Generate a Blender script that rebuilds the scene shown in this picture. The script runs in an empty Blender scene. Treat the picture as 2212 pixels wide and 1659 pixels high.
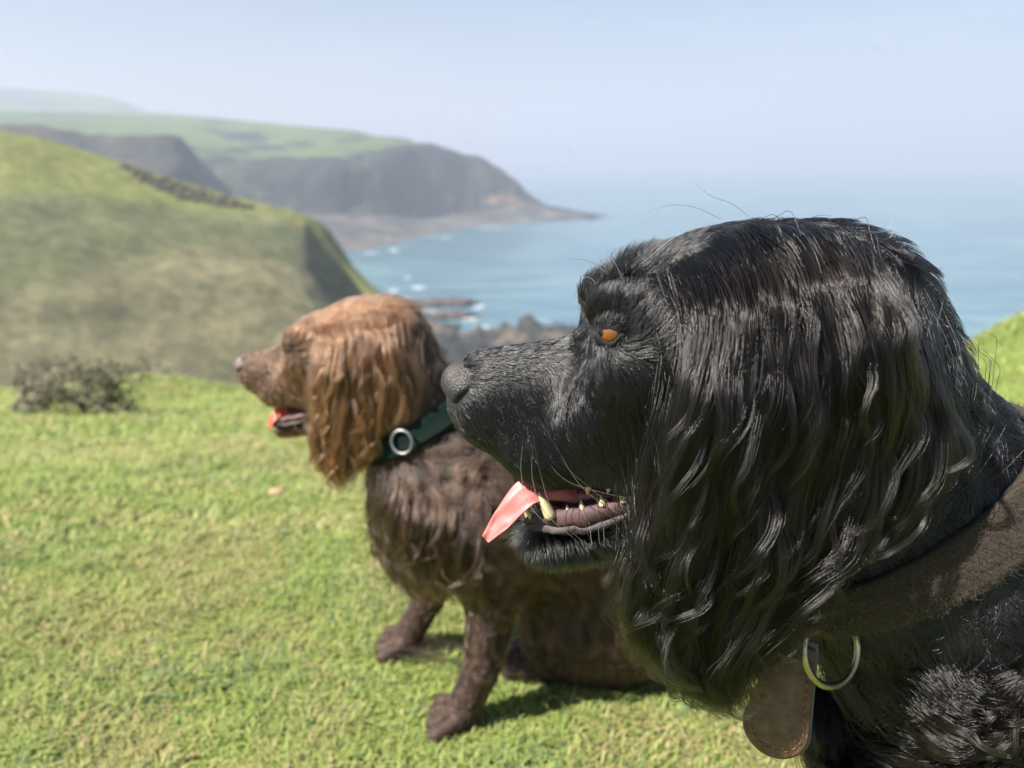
import bpy, math, time
import numpy as np
from mathutils import Vector
T0 = time.time()
rng = np.random.default_rng(7)
sc = bpy.context.scene
COL = sc.collection

# ------------------------------------------------------------------ camera, sky, sun, exposure
PITCH = math.radians(15.75)
CAM = np.array([0.0, 0.0, 0.65])
FPX, CX, CY = 1736.0, 1106.0, 829.5          # photo measured on a 2212 x 1659 sheet
cd = bpy.data.cameras.new('camera'); cam = bpy.data.objects.new('camera', cd); COL.objects.link(cam)
cam.location = CAM; cam.rotation_euler = (math.pi / 2 - PITCH, 0, 0)
cd.sensor_width = 36.0; cd.lens = 36.0 * FPX / 2212.0; cd.clip_start = 0.01; cd.clip_end = 60000
cd.dof.use_dof = True; cd.dof.focus_distance = 0.40; cd.dof.aperture_fstop = 7.5
sc.camera = cam

SUN_EL, SUN_AZ = math.radians(48), math.radians(-115)     # azimuth from +Y, clockwise; sun stands to the left
sd = np.array([math.sin(SUN_AZ) * math.cos(SUN_EL), math.cos(SUN_AZ) * math.cos(SUN_EL), math.sin(SUN_EL)])
w = bpy.data.worlds.new('World'); sc.world = w; w.use_nodes = True
nt = w.node_tree; nt.nodes.clear()
sky = nt.nodes.new('ShaderNodeTexSky'); sky.sky_type = 'NISHITA'; sky.sun_disc = False
sky.sun_elevation = SUN_EL; sky.sun_rotation = SUN_AZ; sky.altitude = 130
sky.air_density = 1.0; sky.dust_density = 0.6; sky.ozone_density = 3.0
bg = nt.nodes.new('ShaderNodeBackground'); bg.inputs['Strength'].default_value = 0.034
wo = nt.nodes.new('ShaderNodeOutputWorld')
stc = nt.nodes.new('ShaderNodeTexCoord'); smp = nt.nodes.new('ShaderNodeMapping'); smp.inputs['Scale'].default_value = (1.0, 1.0, 7.0); smp.inputs['Rotation'].default_value = (0.12, 0.05, 0)
snz = nt.nodes.new('ShaderNodeTexNoise'); snz.inputs['Scale'].default_value = 3.2; snz.inputs['Detail'].default_value = 6; snz.inputs['Roughness'].default_value = 0.6
smr = nt.nodes.new('ShaderNodeMapRange'); smr.inputs['From Min'].default_value = 0.45; smr.inputs['From Max'].default_value = 0.75; smr.inputs['To Max'].default_value = 0.22
smx = nt.nodes.new('ShaderNodeMix'); smx.data_type = 'RGBA'; smx.inputs[7].default_value = (8.5, 9.0, 10.0, 1)      # thin high cloud
nt.links.new(stc.outputs['Generated'], smp.inputs[0]); nt.links.new(smp.outputs[0], snz.inputs['Vector']); nt.links.new(snz.outputs[0], smr.inputs[0]); nt.links.new(smr.outputs[0], smx.inputs[0])
nt.links.new(sky.outputs[0], smx.inputs[6]); nt.links.new(smx.outputs[2], bg.inputs[0]); nt.links.new(bg.outputs[0], wo.inputs[0])
ld = bpy.data.lights.new('sun', 'SUN'); ld.energy = 4.6; ld.angle = math.radians(0.53); ld.color = (1.0, 0.95, 0.87)
sun = bpy.data.objects.new('sun', ld); COL.objects.link(sun); sun.location = (0, 0, 50)
sun.rotation_euler = Vector(sd).to_track_quat('Z', 'Y').to_euler()
sc.view_settings.view_transform = 'Standard'; sc.view_settings.look = 'None'
sc.view_settings.exposure = 1.85; sc.view_settings.gamma = 1.0
sc.cycles.use_denoising = True
sc.cycles.volume_bounces = 1; sc.cycles.transparent_max_bounces = 16
sc.cycles.max_bounces = 8; sc.cycles.diffuse_bounces = 3; sc.cycles.glossy_bounces = 3
sc.cycles.transmission_bounces = 6
sc.cycles_curves.shape = 'RIBBONS'; sc.cycles_curves.subdivisions = 2

# ------------------------------------------------------------------ helpers
def ray(x, y):
    x = np.asarray(x, float); y = np.asarray(y, float)
    u = (x - CX) / FPX; v = (CY - y) / FPX
    return np.stack([u, math.cos(PITCH) + v * math.sin(PITCH), -math.sin(PITCH) + v * math.cos(PITCH)], -1)
def PY(x, y, Y):
    d = ray(x, y); return CAM + d * (np.asarray(Y, float) / d[..., 1])[..., None]
def PZ(x, y, Z):
    d = ray(x, y); return CAM + d * ((Z - CAM[2]) / d[..., 2])[..., None]
def norm(v): return v / np.maximum(np.linalg.norm(v, axis=-1, keepdims=True), 1e-9)
def sstep(a, b, x):
    t = np.clip((x - a) / (b - a), 0, 1); return t * t * (3 - 2 * t)

def h3(ix, iy, iz, seed):
    n = (ix * 374761393 + iy * 668265263 + iz * 2147483647 + seed * 1274126177) & 0xffffffff
    n = ((n ^ (n >> 13)) * 1274126177) & 0xffffffff
    return ((n ^ (n >> 16)) & 0xffffff) / float(0xffffff)
def vnoise(p, seed=0):
    p = np.asarray(p, float); f = np.floor(p); i = f.astype(np.int64); t = p - f; t = t * t * (3 - 2 * t)
    r = 0
    for a in (0, 1):
        for b in (0, 1):
            for c in (0, 1):
                wgt = (t[..., 0] if a else 1 - t[..., 0]) * (t[..., 1] if b else 1 - t[..., 1]) * (t[..., 2] if c else 1 - t[..., 2])
                r = r + wgt * h3(i[..., 0] + a, i[..., 1] + b, i[..., 2] + c, seed)
    return r
def fbm(p, octv=4, seed=0):
    p = np.asarray(p, float); s = 0; a = 0.5; tot = 0
    for o in range(octv):
        s = s + a * vnoise(p * (2.03 ** o) + 17.3 * o, seed + o); tot += a; a *= 0.5
    return s / tot
def p3(x, y, z=0.0):
    x = np.asarray(x, float); return np.stack([x, np.broadcast_to(y, x.shape), np.broadcast_to(z, x.shape)], -1)

def mesh_np(name, V, F, smooth=True):
    """V (n,3); F list/array of faces of equal corner count"""
    V = np.asarray(V, np.float32); F = np.asarray(F, np.int32)
    me = bpy.data.meshes.new(name); k = F.shape[1]
    me.vertices.add(len(V)); me.vertices.foreach_set('co', V.ravel())
    me.loops.add(F.size); me.loops.foreach_set('vertex_index', F.ravel())
    me.polygons.add(len(F)); me.polygons.foreach_set('loop_start', np.arange(0, F.size, k, dtype=np.int32))
    me.polygons.foreach_set('use_smooth', np.full(len(F), smooth))
    me.update(calc_edges=True); me.validate()
    return me
def link(name, data, material=None, parent=None):
    o = bpy.data.objects.new(name, data); COL.objects.link(o)
    if material is not None: data.materials.append(material)
    if parent is not None: o.parent = parent
    return o
def vattr(me, name, arr, kind='FLOAT'):
    a = me.attributes.new(name, kind, 'POINT')
    a.data.foreach_set('value' if kind == 'FLOAT' else 'color', np.asarray(arr, np.float32).ravel())
def tag(o, label=None, cat=None, group=None, kind=None):
    if label: o['label'] = label
    if cat: o['category'] = cat
    if group: o['group'] = group
    if kind: o['kind'] = kind
    return o
def empty(name, loc):
    o = bpy.data.objects.new(name, None); COL.objects.link(o); o.location = loc; o.empty_display_size = 0.05
    bpy.context.view_layer.update(); return o
def parent_keep(o, p):
    o.parent = p; o.matrix_parent_inverse = p.matrix_world.inverted()

class NB:
    """tiny node builder"""
    def __init__(s, name):
        s.m = bpy.data.materials.new(name); s.m.use_nodes = True; s.t = s.m.node_tree; s.t.nodes.clear()
        s.out = s.t.nodes.new('ShaderNodeOutputMaterial')
    def n(s, typ, ins=None, **kw):
        nd = s.t.nodes.new('ShaderNode' + typ)
        for k, v in kw.items(): setattr(nd, k, v)
        for k, v in (ins or {}).items():
            if hasattr(v, 'is_output'): s.t.links.new(v, nd.inputs[k])
            else: nd.inputs[k].default_value = v
        return nd
    def ramp(s, fac, stops):
        nd = s.n('ValToRGB', {0: fac}); el = nd.color_ramp.elements
        while len(el) < len(stops): el.new(0.5)
        for e, (p, c) in zip(el, stops): e.position = p; e.color = (*c, 1)
        return nd.outputs[0]
    def mix(s, f, a, b):
        nd = s.n('Mix', data_type='RGBA')
        for k, v in ((0, f), (6, a), (7, b)):
            if hasattr(v, 'is_output'): s.t.links.new(v, nd.inputs[k])
            else: nd.inputs[k].default_value = (*v, 1) if isinstance(v, tuple) and len(v) == 3 else v
        return nd.outputs[2]
    def noise(s, scale, detail=4, rough=0.55, vec=None):
        nd = s.n('TexNoise', {'Scale': scale, 'Detail': detail, 'Roughness': rough})
        if vec is None: vec = s.n('TexCoord').outputs['Object']
        s.t.links.new(vec, nd.inputs['Vector']); return nd.outputs[0]
    def pbr(s, color, rough=0.6, bump=None, bstr=0.3, bdist=0.01, **ins):
        b = s.n('BsdfPrincipled', {'Roughness': rough})
        if hasattr(color, 'is_output'): s.t.links.new(color, b.inputs['Base Color'])
        else: b.inputs['Base Color'].default_value = (*color, 1)
        for k, v in ins.items():
            k = k.replace('_', ' ')
            if hasattr(v, 'is_output'): s.t.links.new(v, b.inputs[k])
            else: b.inputs[k].default_value = v
        if bump is not None:
            bn = s.n('Bump', {'Height': bump, 'Strength': bstr, 'Distance': bdist}); s.t.links.new(bn.outputs[0], b.inputs['Normal'])
        s.t.links.new(b.outputs[0], s.out.inputs[0]); return s.m
    def attr(s, name, out='Fac'): return s.n('Attribute', attribute_name=name).outputs[out]
def simple(name, color, rough=0.6, **kw):
    nb = NB(name); c = nb.mix(nb.noise(40), tuple(x * 0.8 for x in color), tuple(min(1, x * 1.2) for x in color)); return nb.pbr(c, rough, **kw)
def hair_mat(name, root, tip, rough=0.28, radial=0.4, rnd=0.35, coat=0.0, ior=1.55):
    nb = NB(name); hi = nb.n('HairInfo')
    c = nb.mix(hi.outputs['Intercept'], root, tip)
    g = nb.n('MapRange', {'Value': hi.outputs['Random'], 'To Min': 1 - rnd, 'To Max': 1 + rnd})
    g2 = nb.n('MapRange', {'Value': nb.attr('shade'), 'To Min': 0.35, 'To Max': 1.65})
    gg = nb.n('Math', {0: g.outputs[0], 1: g2.outputs[0]}, operation='MULTIPLY')
    mv = nb.n('VectorMath', {0: c, 'Scale': gg.outputs[0]}, operation='SCALE')
    h = nb.n('BsdfHairPrincipled', {'Roughness': rough, 'Radial Roughness': radial, 'Coat': coat, 'Random Roughness': 0.3, 'IOR': ior})
    h.model = 'CHIANG'; h.parametrization = 'COLOR'
    nb.t.links.new(mv.outputs[0], h.inputs['Color']); nb.t.links.new(h.outputs[0], nb.out.inputs[0]); return nb.m

def resample(P, n, dim=None):
    """arc-length Catmull-Rom resample of a polyline"""
    P = np.asarray(P, float); m = len(P)
    if m > 2:
        Q = np.vstack([2 * P[0] - P[1], P, 2 * P[-1] - P[-2]]); t = np.linspace(0, 1, 9)[:-1][:, None]; out = []
        for i in range(1, m):
            a, b, c, d = Q[i - 1], Q[i], Q[i + 1], Q[i + 2]
            out.append(0.5 * (2 * b + (c - a) * t + (2 * a - 5 * b + 4 * c - d) * t ** 2 + (3 * b - a - 3 * c + d) * t ** 3))
        P = np.vstack(out + [P[-1:]])
    L = np.r_[0, np.cumsum(np.linalg.norm(np.diff(P, axis=0), axis=1))]; u = np.linspace(0, L[-1], n)
    return np.stack([np.interp(u, L, P[:, k]) for k in range(P.shape[1])], -1)
def grid_faces(nr, nc, wrap=False):
    i = np.arange(nr - 1)[:, None]; j = np.arange(nc if wrap else nc - 1)[None, :]; j2 = (j + 1) % nc
    return np.stack([(i * nc + j), (i * nc + j2), ((i + 1) * nc + j2), ((i + 1) * nc + j)], -1).reshape(-1, 4)
def tube(P, R, nseg=10, flat=None, up=(0, 1, 0)):
    """swept tube: P (n,3), R (n,) ; flat (n,) squashes along the frame's second axis. closed with points"""
    P = np.asarray(P, float); n = len(P); R = np.broadcast_to(R, (n,)); fl = np.ones(n) if flat is None else np.broadcast_to(flat, (n,))
    Tn = norm(np.gradient(P, axis=0)); A = norm(np.cross(Tn, np.broadcast_to(np.array(up, float), Tn.shape))); B = np.cross(A, Tn)
    th = np.linspace(0, 2 * np.pi, nseg, endpoint=False)
    V = P[:, None] + R[:, None, None] * (np.cos(th)[None, :, None] * A[:, None] * fl[:, None, None] + np.sin(th)[None, :, None] * B[:, None])
    V = V.reshape(-1, 3); F = grid_faces(n, nseg, True).tolist()
    V = np.vstack([V, P[:1], P[-1:]]); c0 = len(V) - 2; c1 = c0 + 1
    for j in range(nseg):
        k = (j + 1) % nseg
        F.append([c0, k, j, j]); F.append([c1, (n - 1) * nseg + j, (n - 1) * nseg + k, (n - 1) * nseg + k])
    return V, F
def poly_mesh(name, V, F, smooth=True):
    me = bpy.data.meshes.new(name)
    me.from_pydata([tuple(v) for v in np.asarray(V)], [], [tuple(dict.fromkeys(f)) for f in F])
    me.polygons.foreach_set('use_smooth', np.full(len(me.polygons), smooth)); me.update(); return me
def merge(parts):
    V = []; F = []; o = 0
    for v, f in parts:
        V.append(np.asarray(v)); F += [[i + o for i in q] for q in f]; o += len(v)
    return np.vstack(V), F

def hair_curves(name, P, rad0, material, parent=None, taper=0.15, rscale=None, shade=None):
    """P (N,K,3)"""
    N, K, _ = P.shape
    hc = bpy.data.hair_curves.new(name); hc.add_curves([K] * N)
    hc.attributes['position'].data.foreach_set('vector', P.astype(np.float32).ravel())
    t = np.linspace(0, 1, K); prof = (1 - t ** 3) * (1 - taper) + taper; prof[0] *= 0.25; prof[1] *= 0.8
    r = rad0 * prof[None, :] * (np.ones((N, 1)) if rscale is None else rscale[:, None])
    a = hc.attributes.get('radius') or hc.attributes.new('radius', 'FLOAT', 'POINT')
    a.data.foreach_set('value', r.astype(np.float32).ravel())
    sh = hc.attributes.new('shade', 'FLOAT', 'CURVE'); sh.data.foreach_set('value', (np.full(N, .5) if shade is None else shade).astype(np.float32))
    o = bpy.data.objects.new(name, hc); COL.objects.link(o); hc.materials.append(material)
    if parent is not None: parent_keep(o, parent)
    return o

# ------------------------------------------------------------------ setting: sea, headlands, hill, ground
SEA = -130.0
def loft(name, rows, steps, material, amp=0.0, freq=0.02, seed=1, colfn=None, ncol=120, ampfn=None, ridged=0.0):
    R = [resample(r, ncol) for r in rows]
    out = []; par = []
    for i in range(len(R) - 1):
        n = steps[i]
        for k in range(n + (1 if i == len(R) - 2 else 0)):
            t = k / n
            a = R[max(i - 1, 0)]; b = R[i]; c = R[i + 1]; d = R[min(i + 2, len(R) - 1)]
            lin = b * (1 - t) + c * t
            cr = 0.5 * (2 * b + (c - a) * t + (2 * a - 5 * b + 4 * c - d) * t * t + (3 * b - a - 3 * c + d) * t ** 3)
            out.append(0.5 * lin + 0.5 * cr); par.append(i + t)
    V = np.array(out); nr = len(V); par = np.array(par)[:, None] * np.ones((1, ncol))
    s = np.linspace(0, 1, ncol)[None, :] * np.ones((nr, 1))
    du = np.gradient(V, axis=0); dv = np.gradient(V, axis=1); N = norm(np.cross(dv, du))
    N = np.where(N[..., 2:3] < 0, -N, N)
    a = amp * (1 if ampfn is None else ampfn(par, s))
    nz = (fbm(V * freq, 5, seed) - 0.5) * 2
    if ridged: nz = nz + ridged * (0.5 - 2 * np.abs(fbm(V * np.array([freq * 1.6, freq * .5, freq * .25]), 4, seed + 9) - 0.5) * 2)
    V = V + N * (nz * a)[..., None]
    me = mesh_np(name, V.reshape(-1, 3), grid_faces(nr, ncol))
    if colfn is not None:
        c = colfn(V, par, s); c = np.concatenate([c, np.ones(c.shape[:-1] + (1,))], -1); vattr(me, 'tone', c.reshape(-1, 4), 'FLOAT_COLOR')
    return link(name, me, material), V
def land_mat(name, fine, bumpd):
    nb = NB(name); c = nb.attr('tone', 'Color'); n1 = nb.noise(fine, 6, 0.65); n2 = nb.noise(fine * 0.17, 4, 0.6)
    g = nb.n('MapRange', {'Value': n1, 'From Min': 0.25, 'From Max': 0.75, 'To Min': 0.55, 'To Max': 1.45})
    g2 = nb.n('MapRange', {'Value': n2, 'From Min': 0.3, 'From Max': 0.7, 'To Min': 0.75, 'To Max': 1.25})
    m1 = nb.n('VectorMath', {0: c, 'Scale': g.outputs[0]}, operation='SCALE')
    m2 = nb.n('VectorMath', {0: m1.outputs[0], 'Scale': g2.outputs[0]}, operation='SCALE')
    return nb.pbr(m2.outputs[0], 0.9, bump=n1, bstr=0.9, bdist=bumpd, Specular_IOR_Level=0.1)
def mixc(a, b, t): return np.asarray(a) * (1 - t[..., None]) + np.asarray(b) * t[..., None]

# sea
nb = NB('sea_water')
tc = nb.n('TexCoord').outputs['Object']
mp = nb.n('Mapping', {'Vector': tc, 'Scale': (0.010, 0.030, 1.0), 'Rotation': (0, 0, math.radians(-24))}).outputs[0]
big = nb.noise(1.0, 4, 0.55, mp); fine = nb.noise(0.35, 5, 0.6)
patch = nb.noise(0.004, 3, 0.5)
c = nb.ramp(patch, [(0.35, (0.060, 0.130, 0.165)), (0.65, (0.100, 0.190, 0.215))])
c = nb.mix(nb.n('MapRange', {'Value': big, 'From Min': 0.45, 'From Max': 0.7}).outputs[0], c, (0.030, 0.085, 0.125))
nb.pbr(c, 0.22, bump=fine, bstr=0.35, bdist=1.2, IOR=1.33)
SEAMAT = nb.m
R_SEA = 14000.0
rr = np.r_[np.linspace(150, 1500, 28), np.geomspace(1600, R_SEA, 30)]; th = np.linspace(-1.5, 1.5, 90)
V = np.stack([np.outer(rr, np.sin(th)), np.outer(rr, np.cos(th)), np.full((len(rr), len(th)), SEA)], -1)
V = np.concatenate([V], 0)
sea = link('sea', mesh_np('sea', V.reshape(-1, 3), grid_faces(len(rr), len(th))), SEAMAT); tag(sea, kind='structure')

# far hills
def px_rows(lst, Y): 
    a = np.array(lst, float); return PY(a[:, 0], a[:, 1], np.broadcast_to(Y, (len(a),)))
def far_col(V, par, s):
    n = fbm(V * 0.004, 4, 5); return mixc((0.07, 0.11, 0.045), (0.045, 0.06, 0.04), sstep(0.45, 0.6, n))
far_sky = [(-260, 184), (-100, 186), (0, 188), (90, 193), (200, 205), (250, 213), (280, 227), (310, 238), (400, 246), (500, 257), (640, 275), (760, 300)]
rows = [px_rows(far_sky, 5600) + np.array([0, 900, -120]), px_rows(far_sky, 5200), px_rows([(x, y + 45) for x, y in far_sky], 4200), px_rows([(x, y + 110) for x, y in far_sky], 3400)]
o, _ = loft('far_hill', rows, [4, 10, 6], land_mat('far_hill_land', 0.02, 3), amp=10, freq=0.003, seed=3, colfn=far_col, ncol=90)
tag(o, kind='structure')

# headland with fields, cliff and beach
HX = np.array([-160, 0, 150, 300, 450, 600, 700, 780, 840, 900, 960, 1000, 1040, 1080, 1110, 1130, 1155, 1210, 1285])
HS = np.array([236, 240, 243, 247, 254, 268, 279, 291, 304, 308, 318, 334, 340, 362, 396, 420, 436, 448, 468])
HC = np.array([300, 305, 310, 320, 336, 347, 342, 330, 318, 318, 326, 340, 347, 370, 404, 427, 440, 451, 469])
HB = np.array([500, 490, 480, 475, 470, 466, 465, 463, 461, 460, 459, 457, 455, 450, 446, 445, 448, 455, 470])
HW = np.array([640, 620, 600, 580, 570, 562, 556, 546, 534, 516, 505, 498, 492, 486, 482, 480, 479, 477, 471])
wat = PZ(HX, HW, SEA - 2.0)
yw = wat[:, 1]
yb = np.maximum(yw * 1.0 + np.array([300, 300, 300, 300, 300, 300, 300, 300, 290, 270, 250, 240, 220, 200, 190, 170, 120, 60, 10]), yw + 8)
yb = np.minimum(yb, np.interp(HX, [0, 700, 1130, 1285], [1500, 1560, 1850, 1960])); yb = np.maximum(yb, yw + 8)
base = PY(HX, HB, yb)
top = PY(HX, HC, yb + np.interp(HX, [0, 900, 1080, 1160, 1285], [170, 150, 90, 25, 6]))
skyl = PY(HX, HS, yb + np.interp(HX, [0, 450, 840, 1000, 1130, 1285], [1500, 1300, 500, 220, 70, 12]))
back = skyl + np.array([0, 250, -60]) * np.ones((len(HX), 1)); back[:, 2] = np.maximum(back[:, 2] - 20, SEA - 5)
back[-3:, 2] = SEA - 4; low = wat + np.array([0, -40, -8])
def head_col(V, par, s):
    n = fbm(V * np.array([.006, .003, .02]), 4, 11); n2 = fbm(V * 0.02, 4, 12); n3 = fbm(V * np.array([.004, .004, .012]), 3, 15)
    green = mixc((0.062, 0.105, 0.034), (0.090, 0.122, 0.045), n2); scrub = np.array((0.024, 0.028, 0.026)); 
    field = mixc(green, scrub, sstep(0.52, 0.56, n) * (par > 1.15))
    cliff = mixc(scrub * 1.0, (0.15, 0.10, 0.065), sstep(0.53, 0.66, n3) * (par > 2.2) * sstep(2.2, 2.5, par)); cliff = mixc(cliff, (0.05, 0.065, 0.035), sstep(0.5, 0.6, n2) * .5)
    shore = mixc((0.115, 0.108, 0.098), (0.055, 0.052, 0.05), sstep(0.42, 0.58, n2))
    wet = np.array((0.10, 0.085, 0.07))
    edge = 2.0 + (n - 0.5) * 0.25
    c = mixc(field, cliff, sstep(edge - 0.03, edge + 0.03, par)); c = mixc(c, shore, sstep(2.95, 3.05, par)); c = mixc(c, wet, sstep(3.6, 3.9, par))
    ridge = sstep(0.62, 0.74, s) * (par < 2.05); return mixc(c, scrub, ridge)
o, _ = loft('headland', [back, skyl, top, base, wat, low], [3, 22, 34, 14, 2], land_mat('headland_land', 0.05, 4), amp=11, freq=0.012, seed=21, colfn=head_col, ncol=220,
            ampfn=lambda p, s: np.where(p < 2, 0.12 + .6 * sstep(.60, .72, s), np.where(p < 3, 1.0, 0.25)) * (1 - sstep(.9, 1, s) * .7), ridged=1.0)
tag(o, kind='structure')
# darker spur in front of the fields
SP = [(-160, 268), (0, 272), (60, 275), (170, 283), (300, 289), (375, 293), (403, 312), (425, 345), (450, 385), (500, 425), (600, 480), (700, 540)]
spk = px_rows(SP, np.linspace(1150, 1300, len(SP))); 
rows = [spk + np.array([0, 160, -70]), spk, px_rows([(x - 10, y + 70) for x, y in SP], 1080), px_rows([(x - 20, y + 190) for x, y in SP], 950)]
def spur_col(V, par, s):
    n = fbm(V * 0.015, 4, 31); return mixc((0.030, 0.034, 0.028), (0.075, 0.055, 0.04), sstep(.5, .65, n))
o, _ = loft('headland_spur', rows, [3, 14, 8], land_mat('spur_land', 0.06, 3), amp=7, freq=0.012, seed=33, colfn=spur_col, ncol=110, ridged=1.0); tag(o, kind='structure')

# big grassy hill across the valley
HR = [(-330, 215), (-160, 246), (0, 281), (100, 300), (250, 346), (400, 396), (550, 441), (640, 464), (690, 481), (718, 508), (760, 570), (800, 612), (850, 655), (900, 700), (960, 770), (1010, 840)]
ry = np.interp([p[0] for p in HR], [-330, 0, 690, 760, 850, 1010], [400, 405, 455, 440, 418, 395])
ridge = px_rows(HR, ry)
HBk = [(-330, 395), (-160, 402), (0, 412), (100, 415), (250, 424), (400, 440), (550, 462), (640, 476), (662, 497), (676, 540), (704, 615), (738, 675), (778, 728), (818, 780), (866, 845), (908, 905)]
brk = px_rows(HBk, ry - np.interp([p[0] for p in HR], [-330, 0, 640, 690, 1010], [75, 70, 24, 34, 40]))
def row_at(ypix, Yl, Yr, n=16, xl=-330, xr=1010):
    xs = np.linspace(xl, xr, n); return PY(xs, np.full(n, ypix) if np.isscalar(ypix) else np.interp(xs, *ypix), np.linspace(Yl, Yr, n))
r3 = row_at(([-330, 600, 760, 1010], [560, 600, 690, 900]), 230, 350); r4 = row_at(([-330, 700, 1010], [740, 770, 940]), 180, 290); r5 = row_at(990, 130, 240)
backr = ridge + np.array([0, 160, -75])
def hill_col(V, par, s):
    n = fbm(V * np.array([.010, .010, .02]), 4, 41); n2 = fbm(V * 0.045, 5, 42); n3 = fbm(V * np.array([.035, .006, .006]), 3, 44)
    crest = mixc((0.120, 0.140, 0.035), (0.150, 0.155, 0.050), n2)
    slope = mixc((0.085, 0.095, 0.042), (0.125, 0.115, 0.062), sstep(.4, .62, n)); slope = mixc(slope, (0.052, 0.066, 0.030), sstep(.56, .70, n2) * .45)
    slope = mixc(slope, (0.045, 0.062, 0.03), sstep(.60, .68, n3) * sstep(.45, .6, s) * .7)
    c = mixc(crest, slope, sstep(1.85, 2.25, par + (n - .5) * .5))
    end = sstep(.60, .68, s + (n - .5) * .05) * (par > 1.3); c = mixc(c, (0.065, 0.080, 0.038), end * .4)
    return c
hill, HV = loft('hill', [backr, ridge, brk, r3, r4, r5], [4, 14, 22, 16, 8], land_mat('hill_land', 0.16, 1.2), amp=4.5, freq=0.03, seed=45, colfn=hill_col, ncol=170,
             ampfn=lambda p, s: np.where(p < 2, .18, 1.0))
tag(hill, kind='structure')

# ground of the cliff top
def ground_z(x, y):
    x = np.asarray(x, float); y = np.asarray(y, float)
    t = np.maximum(y - 1.05, 0); z = -0.25 * t * t / (t + 0.55)
    z = z + 0.70 * np.exp(-((x - 3.25) / 0.85) ** 2 - ((y - 4.1) / 1.3) ** 2)
    z = z + 0.10 * np.exp(-((x + 4.6) / 1.2) ** 2 - ((y - 5.8) / .7) ** 2) + 0.13 * np.exp(-((x + 2.55) / .55) ** 2 - ((y - 5.5) / .8) ** 2)
    ye = np.interp(x, [-9, -3.4, -2.0, -1.3, 1.0, 2.5, 4.5, 9], [5.9, 5.6, 5.7, 4.6, 4.3, 4.7, 4.9, 5.0])
    e = np.maximum(y - ye, 0); z = z - 1.5 * e * e / (e + 0.5)
    far = sstep(0.8, 2.5, np.hypot(x, y - 0.6)); q = p3(x, y)
    z = z + (fbm(q * 2.2, 3, 51) - .5) * 0.05 * far + (fbm(q * 9, 3, 52) - .5) * 0.012
    return z
gx = np.r_[np.linspace(-30, -8, 14)[:-1], np.linspace(-8, -1.6, 90)[:-1], np.linspace(-1.6, 1.8, 140)[:-1], np.linspace(1.8, 8, 80), np.linspace(8, 30, 14)[1:]]
gy = np.r_[np.linspace(-20, -.5, 16)[:-1], np.linspace(-.5, 2.0, 110)[:-1], np.linspace(2.0, 7.5, 100), np.linspace(7.5, 50, 24)[1:]]
GX, GY = np.meshgrid(gx, gy); GZ = ground_z(GX, GY)
nb = NB('turf'); n1 = nb.noise(35, 6, 0.65); n2 = nb.noise(6, 4, 0.6)
c = nb.ramp(n1, [(0.3, (0.09, 0.11, 0.035)), (0.55, (0.19, 0.23, 0.065)), (0.75, (0.33, 0.31, 0.13))])
c = nb.mix(n2, c, (0.085, 0.13, 0.025))
nb.pbr(c, 0.9, bump=n1, bstr=0.8, bdist=0.01, Specular_IOR_Level=0.1)
ground = link('ground', mesh_np('ground', np.stack([GX, GY, GZ], -1).reshape(-1, 3), grid_faces(len(gy), len(gx))), nb.m); tag(ground, kind='structure')
print('terrain', round(time.time() - T0, 1))

# ------------------------------------------------------------------ haze over land and sea
def box_mesh(name, a, b):
    x0, y0, z0 = a; x1, y1, z1 = b
    V = [(x0, y0, z0), (x1, y0, z0), (x1, y1, z0), (x0, y1, z0), (x0, y0, z1), (x1, y0, z1), (x1, y1, z1), (x0, y1, z1)]
    return mesh_np(name, V, [(0, 3, 2, 1), (4, 5, 6, 7), (0, 1, 5, 4), (1, 2, 6, 5), (2, 3, 7, 6), (3, 0, 4, 7)], False)
nb = NB('haze_air'); pv = nb.n('VolumePrincipled', {'Color': (0.52, 0.56, 0.66, 1), 'Density': 2.75e-4, 'Anisotropy': 0.1})
nb.t.links.new(pv.outputs[0], nb.out.inputs['Volume'])
haze = link('haze', box_mesh('haze', (-14600, -14600, SEA - 90), (14600, 14600, 620)), nb.m); tag(haze, kind='stuff')

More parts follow.
